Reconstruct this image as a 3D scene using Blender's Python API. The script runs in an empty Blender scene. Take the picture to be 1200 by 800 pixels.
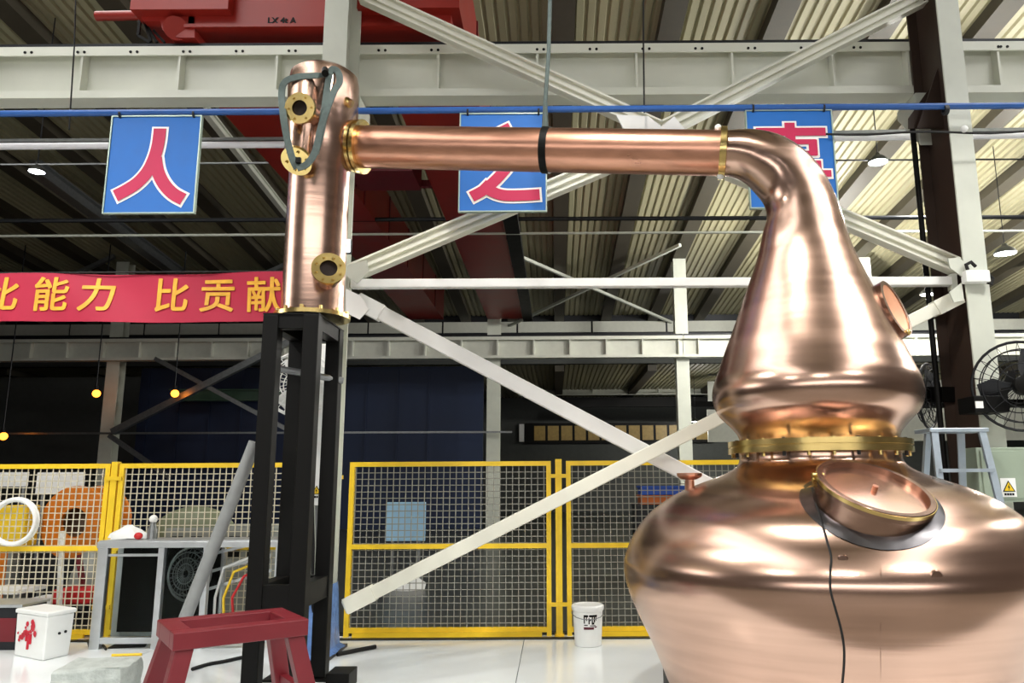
import bpy, bmesh, math, random
from mathutils import Vector, Matrix
random.seed(7)
SC = bpy.context.scene
COL = SC.collection
V = Vector

# ------------------------------------------------------------------ camera
F, CX, CY, EYE = 900.0, 650.0, 400.0, 1.6
PITCH, ROLL = math.radians(10.26), 0.006
fw = V((0, math.cos(PITCH), math.sin(PITCH)))
rt0, up0 = V((1, 0, 0)), V((0, -math.sin(PITCH), math.cos(PITCH)))
up = up0 * math.cos(ROLL) + rt0 * math.sin(ROLL)
rt = rt0 * math.cos(ROLL) - up0 * math.sin(ROLL)
cd = bpy.data.cameras.new('camera'); cam = bpy.data.objects.new('camera', cd); COL.objects.link(cam)
cd.sensor_fit = 'HORIZONTAL'; cd.sensor_width = 36; cd.lens = F / 1200 * 36
cd.shift_x = -(CX - 600) / 1200
m = Matrix((rt, up, -fw)).transposed().to_4x4(); m.translation = V((0, 0, EYE))
cam.matrix_world = m
SC.camera = cam
CAM = V((0, 0, EYE))

def ray(px, py): return fw + rt * ((px - CX) / F) + up * ((CY - py) / F)
def P(px, py, Y):
    d = ray(px, py); return CAM + d * (Y / d.y)
def PZ(px, py, z):
    d = ray(px, py); return CAM + d * ((z - EYE) / d.z)
def S(n, px, py, Y):            # size in metres of n pixels at a point
    return n * (P(px, py, Y) - CAM).dot(fw) / F

# ------------------------------------------------------------------ light, exposure
vs = SC.view_settings
vs.view_transform = 'Standard'; vs.look = 'None'; vs.gamma = 1; vs.use_curve_mapping = False
vs.exposure = 0.95
w = bpy.data.worlds.new('sky'); SC.world = w; w.use_nodes = True
w.node_tree.nodes['Background'].inputs[0].default_value = (1.0, 0.985, 0.96, 1)
w.node_tree.nodes['Background'].inputs[1].default_value = 3.0
def area(name, loc, rot, sx, sy, power, portal=False, color=(1, 1, 1)):
    l = bpy.data.lights.new(name, 'AREA'); l.shape = 'RECTANGLE'; l.size = sx; l.size_y = sy; l.energy = power; l.color = color
    if portal: l.cycles.is_portal = True
    o = bpy.data.objects.new(name, l); o.location = loc; o.rotation_euler = rot; COL.objects.link(o); return o
# daylight through two roof lights over the camera's aisle (portals help the sampling)
SKY = ((-9.0, -4.6, -7.0, 11.5), (6.4, 10.8, -7.0, 11.5))       # x0, x1, y0, y1
for x0, x1, y0, y1 in SKY:
    area('roof_light_portal', ((x0 + x1) / 2, (y0 + y1) / 2, 9.2 + .08 * (24.7 - (y0 + y1) / 2) + .3), (math.atan(-.08), 0, 0), x1 - x0, y1 - y0, 1, True)
area('back_window_portal', (.5, -11.95, 4.5), (math.pi / 2, 0, 0), 25, 1.8, 1, True)
area('side_window_portal', (-13.95, 5.55, 6.35), (0, -math.pi / 2, 0), 4.1, 6.1, 1, True)

# ------------------------------------------------------------------ materials
def lin(h):
    h = h.lstrip('#'); c = [int(h[i:i + 2], 16) / 255 for i in (0, 2, 4)]
    return tuple(x / 12.92 if x <= .04045 else ((x + .055) / 1.055) ** 2.4 for x in c) + (1,)
MATS = {}
def mat(name, col, rough=.5, metal=0., var=.08, vscale=6., bump=0., bscale=40., emit=None, es=0., aniso=0., streak=None, trans=0., alpha=1., coat=0., sbump=0.):
    if name in MATS: return MATS[name]
    M = bpy.data.materials.new(name); M.use_nodes = True; nt = M.node_tree; N = nt.nodes; L = nt.links
    b = N['Principled BSDF']
    c = lin(col) if isinstance(col, str) else tuple(col) + (1,)
    b.inputs['Roughness'].default_value = rough; b.inputs['Metallic'].default_value = metal
    b.inputs['Base Color'].default_value = c
    tc = N.new('ShaderNodeTexCoord')
    if var > 0:
        n = N.new('ShaderNodeTexNoise'); n.inputs['Scale'].default_value = vscale; n.inputs['Detail'].default_value = 5
        src = tc.outputs['Object']
        if streak:
            mp = N.new('ShaderNodeMapping'); mp.inputs['Scale'].default_value = streak; L.new(src, mp.inputs[0]); src = mp.outputs[0]
        L.new(src, n.inputs['Vector'])
        r = N.new('ShaderNodeMapRange'); r.inputs[3].default_value = 1 - var; r.inputs[4].default_value = 1 + var
        r.inputs[1].default_value = .25; r.inputs[2].default_value = .75
        L.new(n.outputs[0], r.inputs[0])
        x = N.new('ShaderNodeMix'); x.data_type = 'RGBA'; x.blend_type = 'MULTIPLY'; x.inputs[0].default_value = 1
        x.inputs[6].default_value = c; L.new(r.outputs[0], x.inputs[7]); L.new(x.outputs[2], b.inputs['Base Color'])
        r2 = N.new('ShaderNodeMapRange'); r2.inputs[3].default_value = max(.02, rough - .06); r2.inputs[4].default_value = rough + .06
        L.new(n.outputs[0], r2.inputs[0]); L.new(r2.outputs[0], b.inputs['Roughness'])
        M['mixnode'] = x.name
    if sbump > 0:
        sb = N.new('ShaderNodeBump'); sb.inputs['Strength'].default_value = sbump; sb.inputs['Distance'].default_value = .02
        L.new(n.outputs[0], sb.inputs['Height']); L.new(sb.outputs[0], b.inputs['Normal'])
    elif bump > 0:
        n2 = N.new('ShaderNodeTexNoise'); n2.inputs['Scale'].default_value = bscale; n2.inputs['Detail'].default_value = 3
        L.new(tc.outputs['Object'], n2.inputs['Vector'])
        bp = N.new('ShaderNodeBump'); bp.inputs['Strength'].default_value = bump; bp.inputs['Distance'].default_value = .02
        L.new(n2.outputs[0], bp.inputs['Height']); L.new(bp.outputs[0], b.inputs['Normal'])
    if emit:
        b.inputs['Emission Color'].default_value = lin(emit); b.inputs['Emission Strength'].default_value = es
    if aniso:
        b.inputs['Anisotropic'].default_value = aniso
        t = N.new('ShaderNodeTangent'); t.direction_type = 'RADIAL'; t.axis = 'Z'; L.new(t.outputs[0], b.inputs['Tangent'])
    if trans: b.inputs['Transmission Weight'].default_value = trans; b.inputs['IOR'].default_value = 1.12
    if alpha < 1: b.inputs['Alpha'].default_value = alpha
    if coat: b.inputs['Coat Weight'].default_value = coat; b.inputs['Coat Roughness'].default_value = .1
    MATS[name] = M; return M

COPPER = mat('copper', (.58, .385, .30), .23, 1., .13, 2., aniso=.6, streak=(.35, .35, 7), sbump=.045)
COPPER_PIPE = mat('copper_pipe', (.62, .32, .22), .30, 1., .16, 5., bump=.04, bscale=6, streak=(.6, 3, 3))
COPPER_BRIGHT = mat('copper_bright', (.95, .62, .48), .22, 1., .06, 4.)
BRASS = mat('brass', (.74, .56, .22), .24, 1., .12, 9.)
HEATED = mat('heat_tinted_copper', (.34, .22, .17), .24, 1., .35, 4.)
DARKHOLE = mat('dark_bore', (.012, .006, .005), .9)
PAINT = mat('pale_grey_green_paint', '#CFD3C7', .42, var=.07, vscale=3)
PAINT2 = mat('cream_white_paint', '#E8E8DA', .4, var=.07, vscale=2)
GIRDERP = mat('girder_white_paint', '#E0E2D5', .38, var=.07, vscale=1.5)
BROWN = mat('shaded_brown_paint', '#382A22', .5, var=.2, vscale=3, streak=(1, 1, .2))  # brown with the shade of the column's recessed web put into it
RED = mat('crane_red_paint', '#98241A', .4, var=.12, vscale=2)
DKRED = mat('dark_red_paint', '#6E1822', .45, var=.12, vscale=3)
BLACK = mat('black_steel_paint', '#070706', .5, var=.2, vscale=5)
BLACK.node_tree.nodes['Principled BSDF'].inputs['Specular IOR Level'].default_value = .18
POLEG = mat('pole_grey_paint', '#8E9191', .45, .1, .12, 9)
BLACKR = mat('black_rubber', '#0E0E0E', .7)
DKSTEEL = mat('dark_steel', '#24262A', .45, .4, .15)
GALV = mat('galvanised_steel', '#8C8F90', .38, .8, .15, 12)
ALU = mat('aluminium', '#C9CDD0', .34, .75, .08, 8)
ALUBLUE = mat('ladder_aluminium', '#AEBBC6', .36, .6, .1, 8)
YEL = mat('fence_yellow_paint', '#F4CD2C', .4, var=.08, vscale=8)
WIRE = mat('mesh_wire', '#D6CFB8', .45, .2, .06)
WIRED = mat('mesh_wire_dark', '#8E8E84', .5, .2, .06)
BLUE = mat('sign_blue', '#1268BE', .6, var=.04)
BLUEPIPE = mat('blue_pipe_paint', '#2459A4', .4, var=.1)
WHITE = mat('white_paint', '#F2F3F1', .4, var=.03)
CRIM = mat('sign_crimson', '#C01A50', .6, var=.04)
SIGNEDGE = mat('sign_edge', '#9FB2A6', .4, .3)
BANNER = mat('banner_cloth', '#B92343', .7, var=.08, vscale=2)
GOLD = mat('banner_lettering', '#F3B53A', .6, var=.18, vscale=8)
PLASTIC = mat('white_plastic', '#EEF0EE', .35, var=.03)
CONC = mat('concrete', '#AEB4B0', .85, var=.2, vscale=9, bump=.5, bscale=30)
SLING = mat('sling_webbing', '#4C5856', .8, var=.2, vscale=30)
FLOORW = mat('white_epoxy_floor', '#EBF0F1', .16, var=.05, vscale=1.2)
FLOORG = mat('unseen_grey_floor', '#7A766E', .45, var=.15, vscale=1.2)
FLOORD = mat('dark_concrete_floor', '#3E403C', .3, var=.2, vscale=.8)
JOINT = mat('floor_joint', '#70787A', .8)
ROOFM = mat('roof_sheet', '#A39E80', .5, var=.10, vscale=.7, streak=(3, .25, 1))
RAFT = mat('rafter_paint', '#3F3A2E', .6, var=.15)
WALLG = mat('grey_wall', '#4C4F4D', .8, var=.1)
WALLN = mat('navy_wall_sheet', '#1C2A48', .6, var=.15, vscale=.6)
WALLW = mat('wall_panel_white', '#D5D7CC', .5, var=.05)
WALLBACK = mat('back_wall', '#57504A', .8, var=.1)
CABG = mat('cabinet_grey_green', '#97A593', .45, var=.06)
ORANGE = mat('machine_orange', '#D5781A', .45, var=.12)
MRED = mat('cart_red', '#C42024', .45, var=.1)
GREYM = mat('machine_grey', '#8D918C', .5, .2, .12)
LBLUE = mat('light_blue_sheet', '#9CC8E6', .5, var=.06)
FILM = mat('blue_film', '#6F95D2', .22, var=.2, vscale=14, bump=.6, bscale=22)
YWIN = mat('lit_window', '#8A7440', .5, var=.2, emit='#C9A24A', es=.03)
LAMPGLOW = mat('lamp_glow', '#FFFFFF', .5, var=0, emit='#F4F8FF', es=14)
AMBER = mat('amber_glow', '#FFB050', .5, var=0, emit='#FF8A28', es=3.5)
SHADE = mat('lamp_shade_dark', '#3A3C38', .5, .3)
GLASS = mat('clear_glass', '#DDE6E4', .05, var=0, trans=1.)
FANG = mat('fan_guard_black', '#15161A', .5, .3)
TUBEW = mat('white_tube', '#F4F4FA', .3, var=.02)

# ------------------------------------------------------------------ mesh builder
ORG = {}
class MB:
    def __init__(s): s.v = []; s.f = []
    def add(s, vs, fs):
        o = len(s.v); s.v += [V(x) for x in vs]; s.f += [tuple(i + o for i in f) for f in fs]; return s
    def box(s, a, b):
        x0, y0, z0 = a; x1, y1, z1 = b
        return s.add([(x0,y0,z0),(x1,y0,z0),(x1,y1,z0),(x0,y1,z0),(x0,y0,z1),(x1,y0,z1),(x1,y1,z1),(x0,y1,z1)],
                     [(0,3,2,1),(4,5,6,7),(0,1,5,4),(1,2,6,5),(2,3,7,6),(3,0,4,7)])
    def bar(s, p, q, wx, wy, upv=(0, 0, 1), off=(0, 0)):
        p, q = V(p), V(q); d = (q - p).normalized(); u = V(upv)
        if abs(d.dot(u)) > .98: u = V((0, 1, 0))
        a = d.cross(u).normalized(); b = a.cross(d).normalized()
        p = p + a * off[0] + b * off[1]; q = q + a * off[0] + b * off[1]
        vs = []
        for c in (p, q):
            for sx, sy in ((-1,-1),(1,-1),(1,1),(-1,1)): vs.append(c + a * sx * wx / 2 + b * sy * wy / 2)
        return s.add(vs, [(0,1,2,3),(7,6,5,4),(0,4,5,1),(1,5,6,2),(2,6,7,3),(3,7,4,0)])
    def ibeam(s, p, q, wid, hei, t=.02, upv=(0, 0, 1)):
        s.bar(p, q, wid, t, upv, (0, hei / 2 - t / 2)); s.bar(p, q, wid, t, upv, (0, -hei / 2 + t / 2))
        return s.bar(p, q, t, hei - 2 * t, upv)
    def rings(s, R, cap0=True, cap1=True):
        n = len(R[0]); o = len(s.v)
        for r in R: s.v += [V(x) for x in r]
        for i in range(len(R) - 1):
            for j in range(n):
                k = (j + 1) % n; s.f.append((o+i*n+j, o+i*n+k, o+(i+1)*n+k, o+(i+1)*n+j))
        if cap0: s.f.append(tuple(o + j for j in reversed(range(n))))
        if cap1: s.f.append(tuple(o + (len(R)-1)*n + j for j in range(n)))
        return s
    def ring(s, c, nrm, r, n, ref=None):
        nrm = V(nrm).normalized(); u = V(ref) if ref else (V((1, 0, 0)) if abs(nrm.x) < .9 else V((0, 1, 0)))
        a = (u - nrm * u.dot(nrm)).normalized(); b = nrm.cross(a)
        return [V(c) + a * r * math.cos(2*math.pi*j/n) + b * r * math.sin(2*math.pi*j/n) for j in range(n)]
    def cyl(s, p, q, r0, r1=None, n=16, caps=True):
        r1 = r0 if r1 is None else r1; d = V(q) - V(p)
        return s.rings([s.ring(p, d, r0, n), s.ring(q, d, r1, n)], caps, caps)
    def lathe(s, c, axis, prof, n=48, caps=True):     # prof: (dist along axis, radius)
        a = V(axis).normalized(); return s.rings([s.ring(V(c) + a * h, a, max(r, .0005), n) for h, r in prof], caps, caps)
    def annulus(s, c, axis, r_in, r_out, th, n=32):
        a = V(axis).normalized(); c = V(c)
        R = [s.ring(c - a*th/2, a, r_in, n), s.ring(c - a*th/2, a, r_out, n), s.ring(c + a*th/2, a, r_out, n), s.ring(c + a*th/2, a, r_in, n)]
        R.append(R[0]); return s.rings(R, False, False)
    def tube(s, pts, r, n=8, closed=False):
        pts = [V(p) for p in pts]; R = []; ref = None
        N = len(pts)
        for i, p in enumerate(pts):
            a = pts[(i-1) % N] if closed or i > 0 else p; b = pts[(i+1) % N] if closed or i < N-1 else p
            d = (b - a).normalized()
            if ref is None: ref = V((0, 0, 1)) if abs(d.z) < .9 else V((1, 0, 0))
            u = (ref - d * ref.dot(d)).normalized(); ref = u; w2 = d.cross(u)
            rr = r[i] if isinstance(r, (list, tuple)) else r
            R.append([p + u*rr*math.cos(2*math.pi*j/n) + w2*rr*math.sin(2*math.pi*j/n) for j in range(n)])
        if closed: R.append(R[0]); return s.rings(R, False, False)
        return s.rings(R)
    def prism(s, poly, d):        # extrude polygon (list of points) by vector d
        n = len(poly); d = V(d); P0 = [V(p) for p in poly]
        return s.add(P0 + [p + d for p in P0], [tuple(range(n)), tuple(range(2*n-1, n-1, -1))] + [(i, i+n, (i+1) % n + n, (i+1) % n) for i in range(n)])
    def sphere(s, c, r, n=12, sc=(1, 1, 1)):
        c = V(c); R = []
        for i in range(n // 2 + 1):
            t = math.pi * i / (n // 2); rr = max(math.sin(t), .001) * r
            R.append([c + V((rr*math.cos(2*math.pi*j/n)*sc[0], rr*math.sin(2*math.pi*j/n)*sc[1], -r*math.cos(t)*sc[2])) for j in range(n)])
        return s.rings(R, False, False)
    def build(s, name, M, parent=None, smooth=False, bevel=0.):
        if parent is not None: o0 = ORG[parent.as_pointer()]
        else:
            xs = [v.x for v in s.v]; ys = [v.y for v in s.v]; zs = [v.z for v in s.v]
            o0 = V(((min(xs)+max(xs))/2, (min(ys)+max(ys))/2, min(zs)))
        me = bpy.data.meshes.new(name); me.from_pydata([v - o0 for v in s.v], [], s.f)
        bm = bmesh.new(); bm.from_mesh(me); bmesh.ops.recalc_face_normals(bm, faces=bm.faces); bm.to_mesh(me); bm.free()
        me.materials.append(M)
        ob = bpy.data.objects.new(name, me); COL.objects.link(ob)
        if parent is not None: ob.parent = parent
        else: ob.location = o0
        ORG[ob.as_pointer()] = o0
        if smooth:
            for p in me.polygons: p.use_smooth = True
            me.set_sharp_from_angle(angle=math.radians(35))
        if bevel:
            b = ob.modifiers.new('bevel', 'BEVEL'); b.width = bevel; b.segments = 2; b.limit_method = 'ANGLE'
        return ob

def thing(name, loc, label, cat, group=None):
    o = bpy.data.objects.new(name, None); COL.objects.link(o); o.location = loc; o.empty_display_size = .1
    ORG[o.as_pointer()] = V(loc); return tag(o, label, cat, group)
def tag(o, label, cat, group=None):
    o['label'] = label; o['category'] = cat
    if group: o['group'] = group
    return o
def struct(o): o['kind'] = 'structure'; return o
def copies(ob, locs, parent):     # shared-mesh copies of a part, moved by offsets
    for d in locs:
        c = ob.copy(); COL.objects.link(c); c.parent = parent; c.location = ob.location + V(d)
def copy_tree(root, loc, label=None, group=None, rz=None):
    r = root.copy(); COL.objects.link(r); r.location = loc; ORG[r.as_pointer()] = V(loc)
    if label: r['label'] = label
    if group: r['group'] = group
    if rz is not None: r.rotation_euler = (0, 0, rz)
    for ch in list(root.children):
        c = ch.copy(); COL.objects.link(c); c.parent = r
        for g in ch.children:
            d = g.copy(); COL.objects.link(d); d.parent = c
    return r
def text_mb(body, size, bold=0., th=.01):
    c = bpy.data.curves.new('t', 'FONT'); c.body = body; c.size = size; c.offset = bold; c.extrude = th / 2; c.align_x = 'CENTER'
    o = bpy.data.objects.new('t', c); COL.objects.link(o)
    dg = bpy.context.evaluated_depsgraph_get(); dg.update()
    me = bpy.data.meshes.new_from_object(o.evaluated_get(dg))
    vs = [v.co.copy() for v in me.vertices]; fs = [tuple(p.vertices) for p in me.polygons]
    bpy.data.objects.remove(o); bpy.data.curves.remove(c); bpy.data.meshes.remove(me)
    return vs, fs

# ------------------------------------------------------------------ setting
YF = 8.47                      # the fence line
FARY = 24.7                    # the far row of columns
ROOFE = 32.4
def roofz(y): return 9.2 + .08 * (FARY - y) if y <= ROOFE else 6.5

fl = MB().box((-14, -12, -.12), (15, 8.75, -.012)).build('floor', JOINT); struct(fl)
xs = [-.33 + 3.6 * k for k in range(-4, 6)]; xs = [-14] + [x for x in xs if -13 < x < 14.5] + [15]
ys = [-12, -8, -4, 0, 4, 8.6]
for i in range(len(xs) - 1):
    for j in range(len(ys) - 1):
        MB().box((xs[i] + .004, ys[j] + .004, -.012), (xs[i+1] - .004, ys[j+1] - .004, 0)).build('slab', FLOORW if ys[j] >= 4 else FLOORG, fl)  # unseen slabs near the camera greyed to dim the pot's reflections
struct(MB().box((-30, 8.75, -.12), (30, 46, -.004)).build('floor_rear', FLOORD))
tr = struct(MB().box((-14, 8.28, 0), (15, 8.36, .012)).build('trim_1', DKSTEEL)); tr['label'] = 'dark steel strip set in the floor before the fence'
tr = struct(MB().box((-14, 8.52, 0), (15, 8.62, .012)).build('trim_2', DKSTEEL)); tr['label'] = 'dark steel strip under the yellow fence'

# roof: corrugated sheet running along the hall, with rafters and purlins below
mb = MB(); per = .21; x = -30.0; prof = []
while x < 30:
    prof += [(x, 0), (x + .12, 0), (x + .145, .05), (x + .185, .05)]; x += per
Y0, Y1 = -12.0, 46.0
n = len(prof)
for ya, yb in ((Y0, SKY[0][2]), (SKY[0][2], SKY[0][3]), (SKY[0][3], ROOFE)):
    o = len(mb.v); mb.v += [V((px, ya, roofz(ya) + h)) for px, h in prof] + [V((px, yb, roofz(yb) + h)) for px, h in prof]
    for i in range(n - 1):
        if ya == SKY[0][2] and any(k[0] < prof[i][0] < k[1] for k in SKY): continue
        mb.f.append((o + i, o + i + 1, o + i + 1 + n, o + i + n))
roof = struct(mb.build('ceiling', ROOFM))
mb = MB()
mb.v = [V((px, ROOFE, 6.5 + h)) for px, h in prof] + [V((px, Y1, 6.5 + h)) for px, h in prof]
mb.f = [(i, i+1, i+1+n, i+n) for i in range(n-1)]
roof2 = struct(mb.build('ceiling_rear', ROOFM))
r0 = MB().bar((.2, Y0, roofz(Y0) - .14), (.2, ROOFE - .05, roofz(ROOFE) - .14), .42, .26).build('rafter', RAFT, roof)
copies(r0, [(2.0 * k, 0, 0) for k in range(-14, 15) if k], roof)
r1 = MB().bar((.2, ROOFE + .35, 6.36), (.2, Y1, 6.36), .4, .28).build('rafter', RAFT, roof2)
copies(r1, [(4.0 * k, 0, 0) for k in range(-7, 8) if k], roof2)
struct(MB().box((-30, ROOFE, 6.5), (30, ROOFE + .3, 9.2)).build('wall_upper', WALLG))
# walls
struct(MB().box((-30, 46, 0), (30, 46.3, 7)).build('wall_far', WALLG))
struct(MB().box((-30, 40.3, 0), (30, 40.5, 4.6)).build('wall_rear_bay', WALLG))
struct(MB().box((-30.3, 8.75, 0), (-30, 46, 10.5)).build('wall_left_rear', WALLG))
struct(MB().box((30, 8.75, 0), (30.3, 46, 10.5)).build('wall_right_rear', WALLG))
m1 = MB(); m1.box((-14.3, -12, 0), (-14, 2.5, 12.2)); m1.box((-14.3, 2.5, 0), (-14, 8.75, 4.3)); m1.box((-14.3, 2.5, 8.4), (-14, 8.75, 12.2)); m1.box((-14.3, 8.6, 4.3), (-14, 8.75, 8.4))
struct(m1.build('wall_left', WALLBACK))
m1 = MB()
for y in (2.5, 4.5, 6.5, 8.55): m1.box((-14.2, y, 4.3), (-14.1, y + .06, 8.4))
struct(m1.build('window_3', GALV))
struct(MB().box((15, -12, 0), (15.3, 8.75, 12.2)).build('wall_right', WALLBACK))
m1 = MB(); m1.box((-14.3, -12.3, 0), (15.3, -12, 3.6)); m1.box((-14.3, -12.3, 5.4), (15.3, -12, 12.2)); m1.box((-14.3, -12.3, 3.6), (-12, -12, 5.4)); m1.box((13, -12.3, 3.6), (15.3, -12, 5.4))
struct(m1.build('wall_back', WALLBACK))
m1 = MB()
for k in range(11): m1.box((-12 + 2.5 * k - .05, -12.2, 3.6), (-12 + 2.5 * k + .05, -12.1, 5.4))
struct(m1.build('window_4', GALV))
struct(MB().box((-30, 8.75, 0), (-14, 9.0, 10.5)).build('wall_left_return', WALLBACK))
struct(MB().box((15, 8.75, 0), (30, 9.0, 10.5)).build('wall_right_return', WALLBACK))
for k, (x0, x1, y0, y1) in enumerate(SKY):
    m1 = MB()
    for x in (x0, x1): m1.bar((x, y0, roofz(y0) + .1), (x, y1, roofz(y1) + .1), .1, .3)
    for y in (y0, y1): m1.bar((x0, y, roofz(y) + .1), (x1, y, roofz(y) + .1), .1, .3)
    struct(m1.build('window_%d' % (k + 1), GALV))

# ------------------------------------------------------------------ steel frame
def h_column(x, yc, top, wid, dep, label, cat='column', M=PAINT, MW=BROWN, base=True, t=.022):
    r = thing('steel_column', (x, yc, 0), label, cat)
    MB().box((x - wid/2, yc - dep/2, 0), (x + wid/2, yc - dep/2 + t, top)).build('flange', M, r)
    MB().box((x - wid/2, yc + dep/2 - t, 0), (x + wid/2, yc + dep/2, top)).build('flange', MW, r)
    MB().box((x - t/2, yc - dep/2 + t, 0), (x + t/2, yc + dep/2 - t, top)).build('web', MW, r)
    if base: MB().box((x - wid/2 - .1, yc - dep/2 - .1, 0), (x + wid/2 + .1, yc + dep/2 + .1, .03)).build('base_plate', DKSTEEL, r)
    return r
DC = 7.64
colL = h_column(-2.29, DC, roofz(DC) - .3, .25, .52, 'pale painted steel column behind the copper column and black stand', MW=PAINT)
colR = h_column(4.17, DC + .04, roofz(DC) - .3, .23, .66, 'pale steel column with dark brown web carrying the black fans')
# column heads: bracket seats under the girder, gusset plates
for r, x in ((colL, -2.29), (colR, 4.17)):
    MB().prism([(x-.14, DC+.28, 5.2), (x-.14, DC+.75, 5.72), (x-.14, DC+.75, 5.82), (x-.14, DC+.28, 5.82)], (.28, 0, 0)).build('girder_bracket', PAINT, r)
def plate(poly, Y, th, M, par, name='gusset_plate'):
    return MB().prism([P(a, b, Y) for a, b in poly], (0, th, 0)).build(name, M, par)
plate([(405,338),(422,346),(432,362),(421,374),(405,366)], DC-.32, .02, WHITE, colL)
plate([(405,322),(408,310),(430,304),(432,318),(418,332)], DC-.32, .02, PAINT, colL)
plate([(1111,303),(1124,301),(1131,308),(1128,324),(1114,314)], DC-.33, .02, PAINT, colR)
plate([(1113,342),(1127,331),(1130,352),(1118,354)], DC-.33, .02, PAINT, colR)
# brown knee on the inner side of the right column's head
MB().prism([P(1075,150,DC), P(1105,62,DC), P(1112,62,DC), P(1112,150,DC)], (0, .02, 0)).build('knee_plate', BROWN, colR)
MB().prism([P(1086,108,DC+.1), P(1112,80,DC+.1), P(1112,150,DC+.1), P(1065,150,DC+.1), P(1065,138,DC+.1)], (0, .02, 0)).build('knee_plate', BROWN, colR)

GY = 8.12
gz0, gz1 = P(700, 111, GY - .12).z, P(700, 51, GY - .12).z
def girder(x0, x1, label, offs, M=GIRDERP, y=GY, z0=None, z1=None, wid=.24, bolts=True, stiff_t=.025, rail=True):
    z0 = gz0 if z0 is None else z0; z1 = gz1 if z1 is None else z1
    r = thing('crane_girder', ((x0+x1)/2, y, z0), label, 'girder', None)
    MB().box((x0, y - wid/2, z0), (x1, y + wid/2, z0 + .03)).build('bottom_flange', M, r)
    MB().box((x0, y - wid/2, z1 - .03), (x1, y + wid/2, z1)).build('top_flange', M, r)
    MB().box((x0, y - wid/2, z1 - .11), (x1, y - wid/2 + .015, z1 - .03)).build('flange_lip', M, r)
    MB().box((x0, y - wid/2, z0 + .03), (x1, y - wid/2 + .015, z0 + .09)).build('flange_lip', M, r)
    MB().box((x0, y + .02, z0 + .03), (x1, y + .035, z1 - .03)).build('web', M, r)
    if rail: MB().box((x0, y - .06, z1), (x1, y + .06, z1 + .07)).build('crane_rail', DKSTEEL, r)
    s0 = MB().box((offs[0] - stiff_t/2, y - wid/2 + .015, z0 + .03), (offs[0] + stiff_t/2, y + .02, z1 - .03)).build('stiffener', M, r)
    copies(s0, [(o - offs[0], 0, 0) for o in offs[1:]], r)
    if bolts:
        b0 = MB().cyl((offs[0], y - wid/2 - .008, z1 - .07), (offs[0], y - wid/2 + .01, z1 - .07), .016, n=8).build('bolt', BLACK, r)
        ll = []
        xx = x0 + .3
        while xx < x1 - .3: ll += [(xx - offs[0], 0, 0), (xx + .075 - offs[0], 0, 0)]; xx += .6
        copies(b0, ll, r)
    return r
def gx(px): return P(px, 80, GY).x
girder(-9.3, -2.32, 'white crane girder running off beyond the blue sign with the single two-stroke character', [gx(c) for c in (-240, -125, -10, 102, 215, 328)])
girder(-2.28, 4.15, 'white crane girder spanning between the two pale columns behind the diagonal braces', [gx(c) for c in (515, 630, 745, 856, 973, 1060)])
girder(4.19, 11, 'white crane girder running on beyond the brown-webbed column', [gx(c) for c in (1165, 1280, 1395)])

def brace(name, pts, Y, wid, dep, label, M=PAINT2, cat='brace', group=None, plain=False):
    a, b = P(*pts[0], Y), P(*pts[1], Y)
    r = thing(name, tuple(b if b.z < a.z else a), label, cat, group)
    if plain:
        MB().bar(a, b, dep, wid, (0, 0, 1)).build('tube', M, r, bevel=.012)
        for q, e in ((a, b), (b, a)): MB().bar(q + (e - q).normalized() * .02, q + (e - q).normalized() * .3, dep + .03, wid + .02, (0, 0, 1)).build('end_plate', M, r)
        return r
    mb = MB(); mb.bar(a, b, .02, wid, (0, 0, 1), (0, 0)); mb.v = [v + V((0, 0, 0)) for v in mb.v]
    mb.build('web', M, r)
    d = (b - a).normalized(); nrm = V((0, 1, 0)).cross(d).normalized()
    for sgn in (1, -1):
        o = nrm * sgn * (wid/2 - .01)
        MB().bar(a + o, b + o, dep, .02, nrm).build('flange', M, r)
    MB().bar(a - V((0, .03, 0)), b - V((0, .03, 0)), .05, .035, (0, 0, 1)).build('centre_rib', M, r)
    return r
BW, BD = .17, .13
brace('diagonal_brace', [(425,-6), (772,152)], DC, BW, BD, 'white diagonal brace dropping from the pale column head to the middle of the copper arm')
brace('diagonal_brace', [(1080,-2), (778,152)], DC, BW, BD, 'white diagonal brace rising from behind the copper arm to the head of the brown-webbed column')
brace('diagonal_brace', [(772,168), (412,320)], DC, BW, BD, 'white diagonal brace passing below the sign with the foot-like stroke down to the pale column')
brace('diagonal_brace', [(778,168), (1124,314)], DC, BW, BD, 'white diagonal brace emerging behind the copper elbow to the gusset on the brown-webbed column')
g = thing('brace_node', tuple(P(772, 150, DC - .1)), 'white pointed gusset plate where the upper braces meet above the copper arm', 'gusset')
MB().prism([P(722,134,DC-.1), P(760,136,DC-.1), P(775,148,DC-.1), P(790,136,DC-.1), P(810,160,DC-.1), P(772,176,DC-.1), P(735,160,DC-.1)], (0, .03, 0)).build('plate', WHITE, g)
brace('diagonal_brace', [(418,352), (1180,752)], DC + .1, .15, .11, 'bright white diagonal brace falling from the flood lamp column toward the copper pot', WHITE, plain=True)
brace('diagonal_brace', [(404,711), (1125,347)], DC - .1, .13, .10, 'white diagonal brace rising from the blue-wrapped column foot toward the brown-webbed column', PAINT2, plain=True)
st = thing('horizontal_strut', tuple(P(760, 332, DC)), 'long white horizontal strut between the two pale columns under the copper arm', 'strut')
MB().bar(P(412, 333, DC), P(1114, 330, DC), .1, .09).build('tube', WHITE, st, bevel=.01)
for px in (409, 1116): MB().box(P(px, 340, DC) - V((.02, .05, 0)), P(px, 322, DC) + V((.02, .05, 0))).build('end_plate', PAINT, st)

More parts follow.
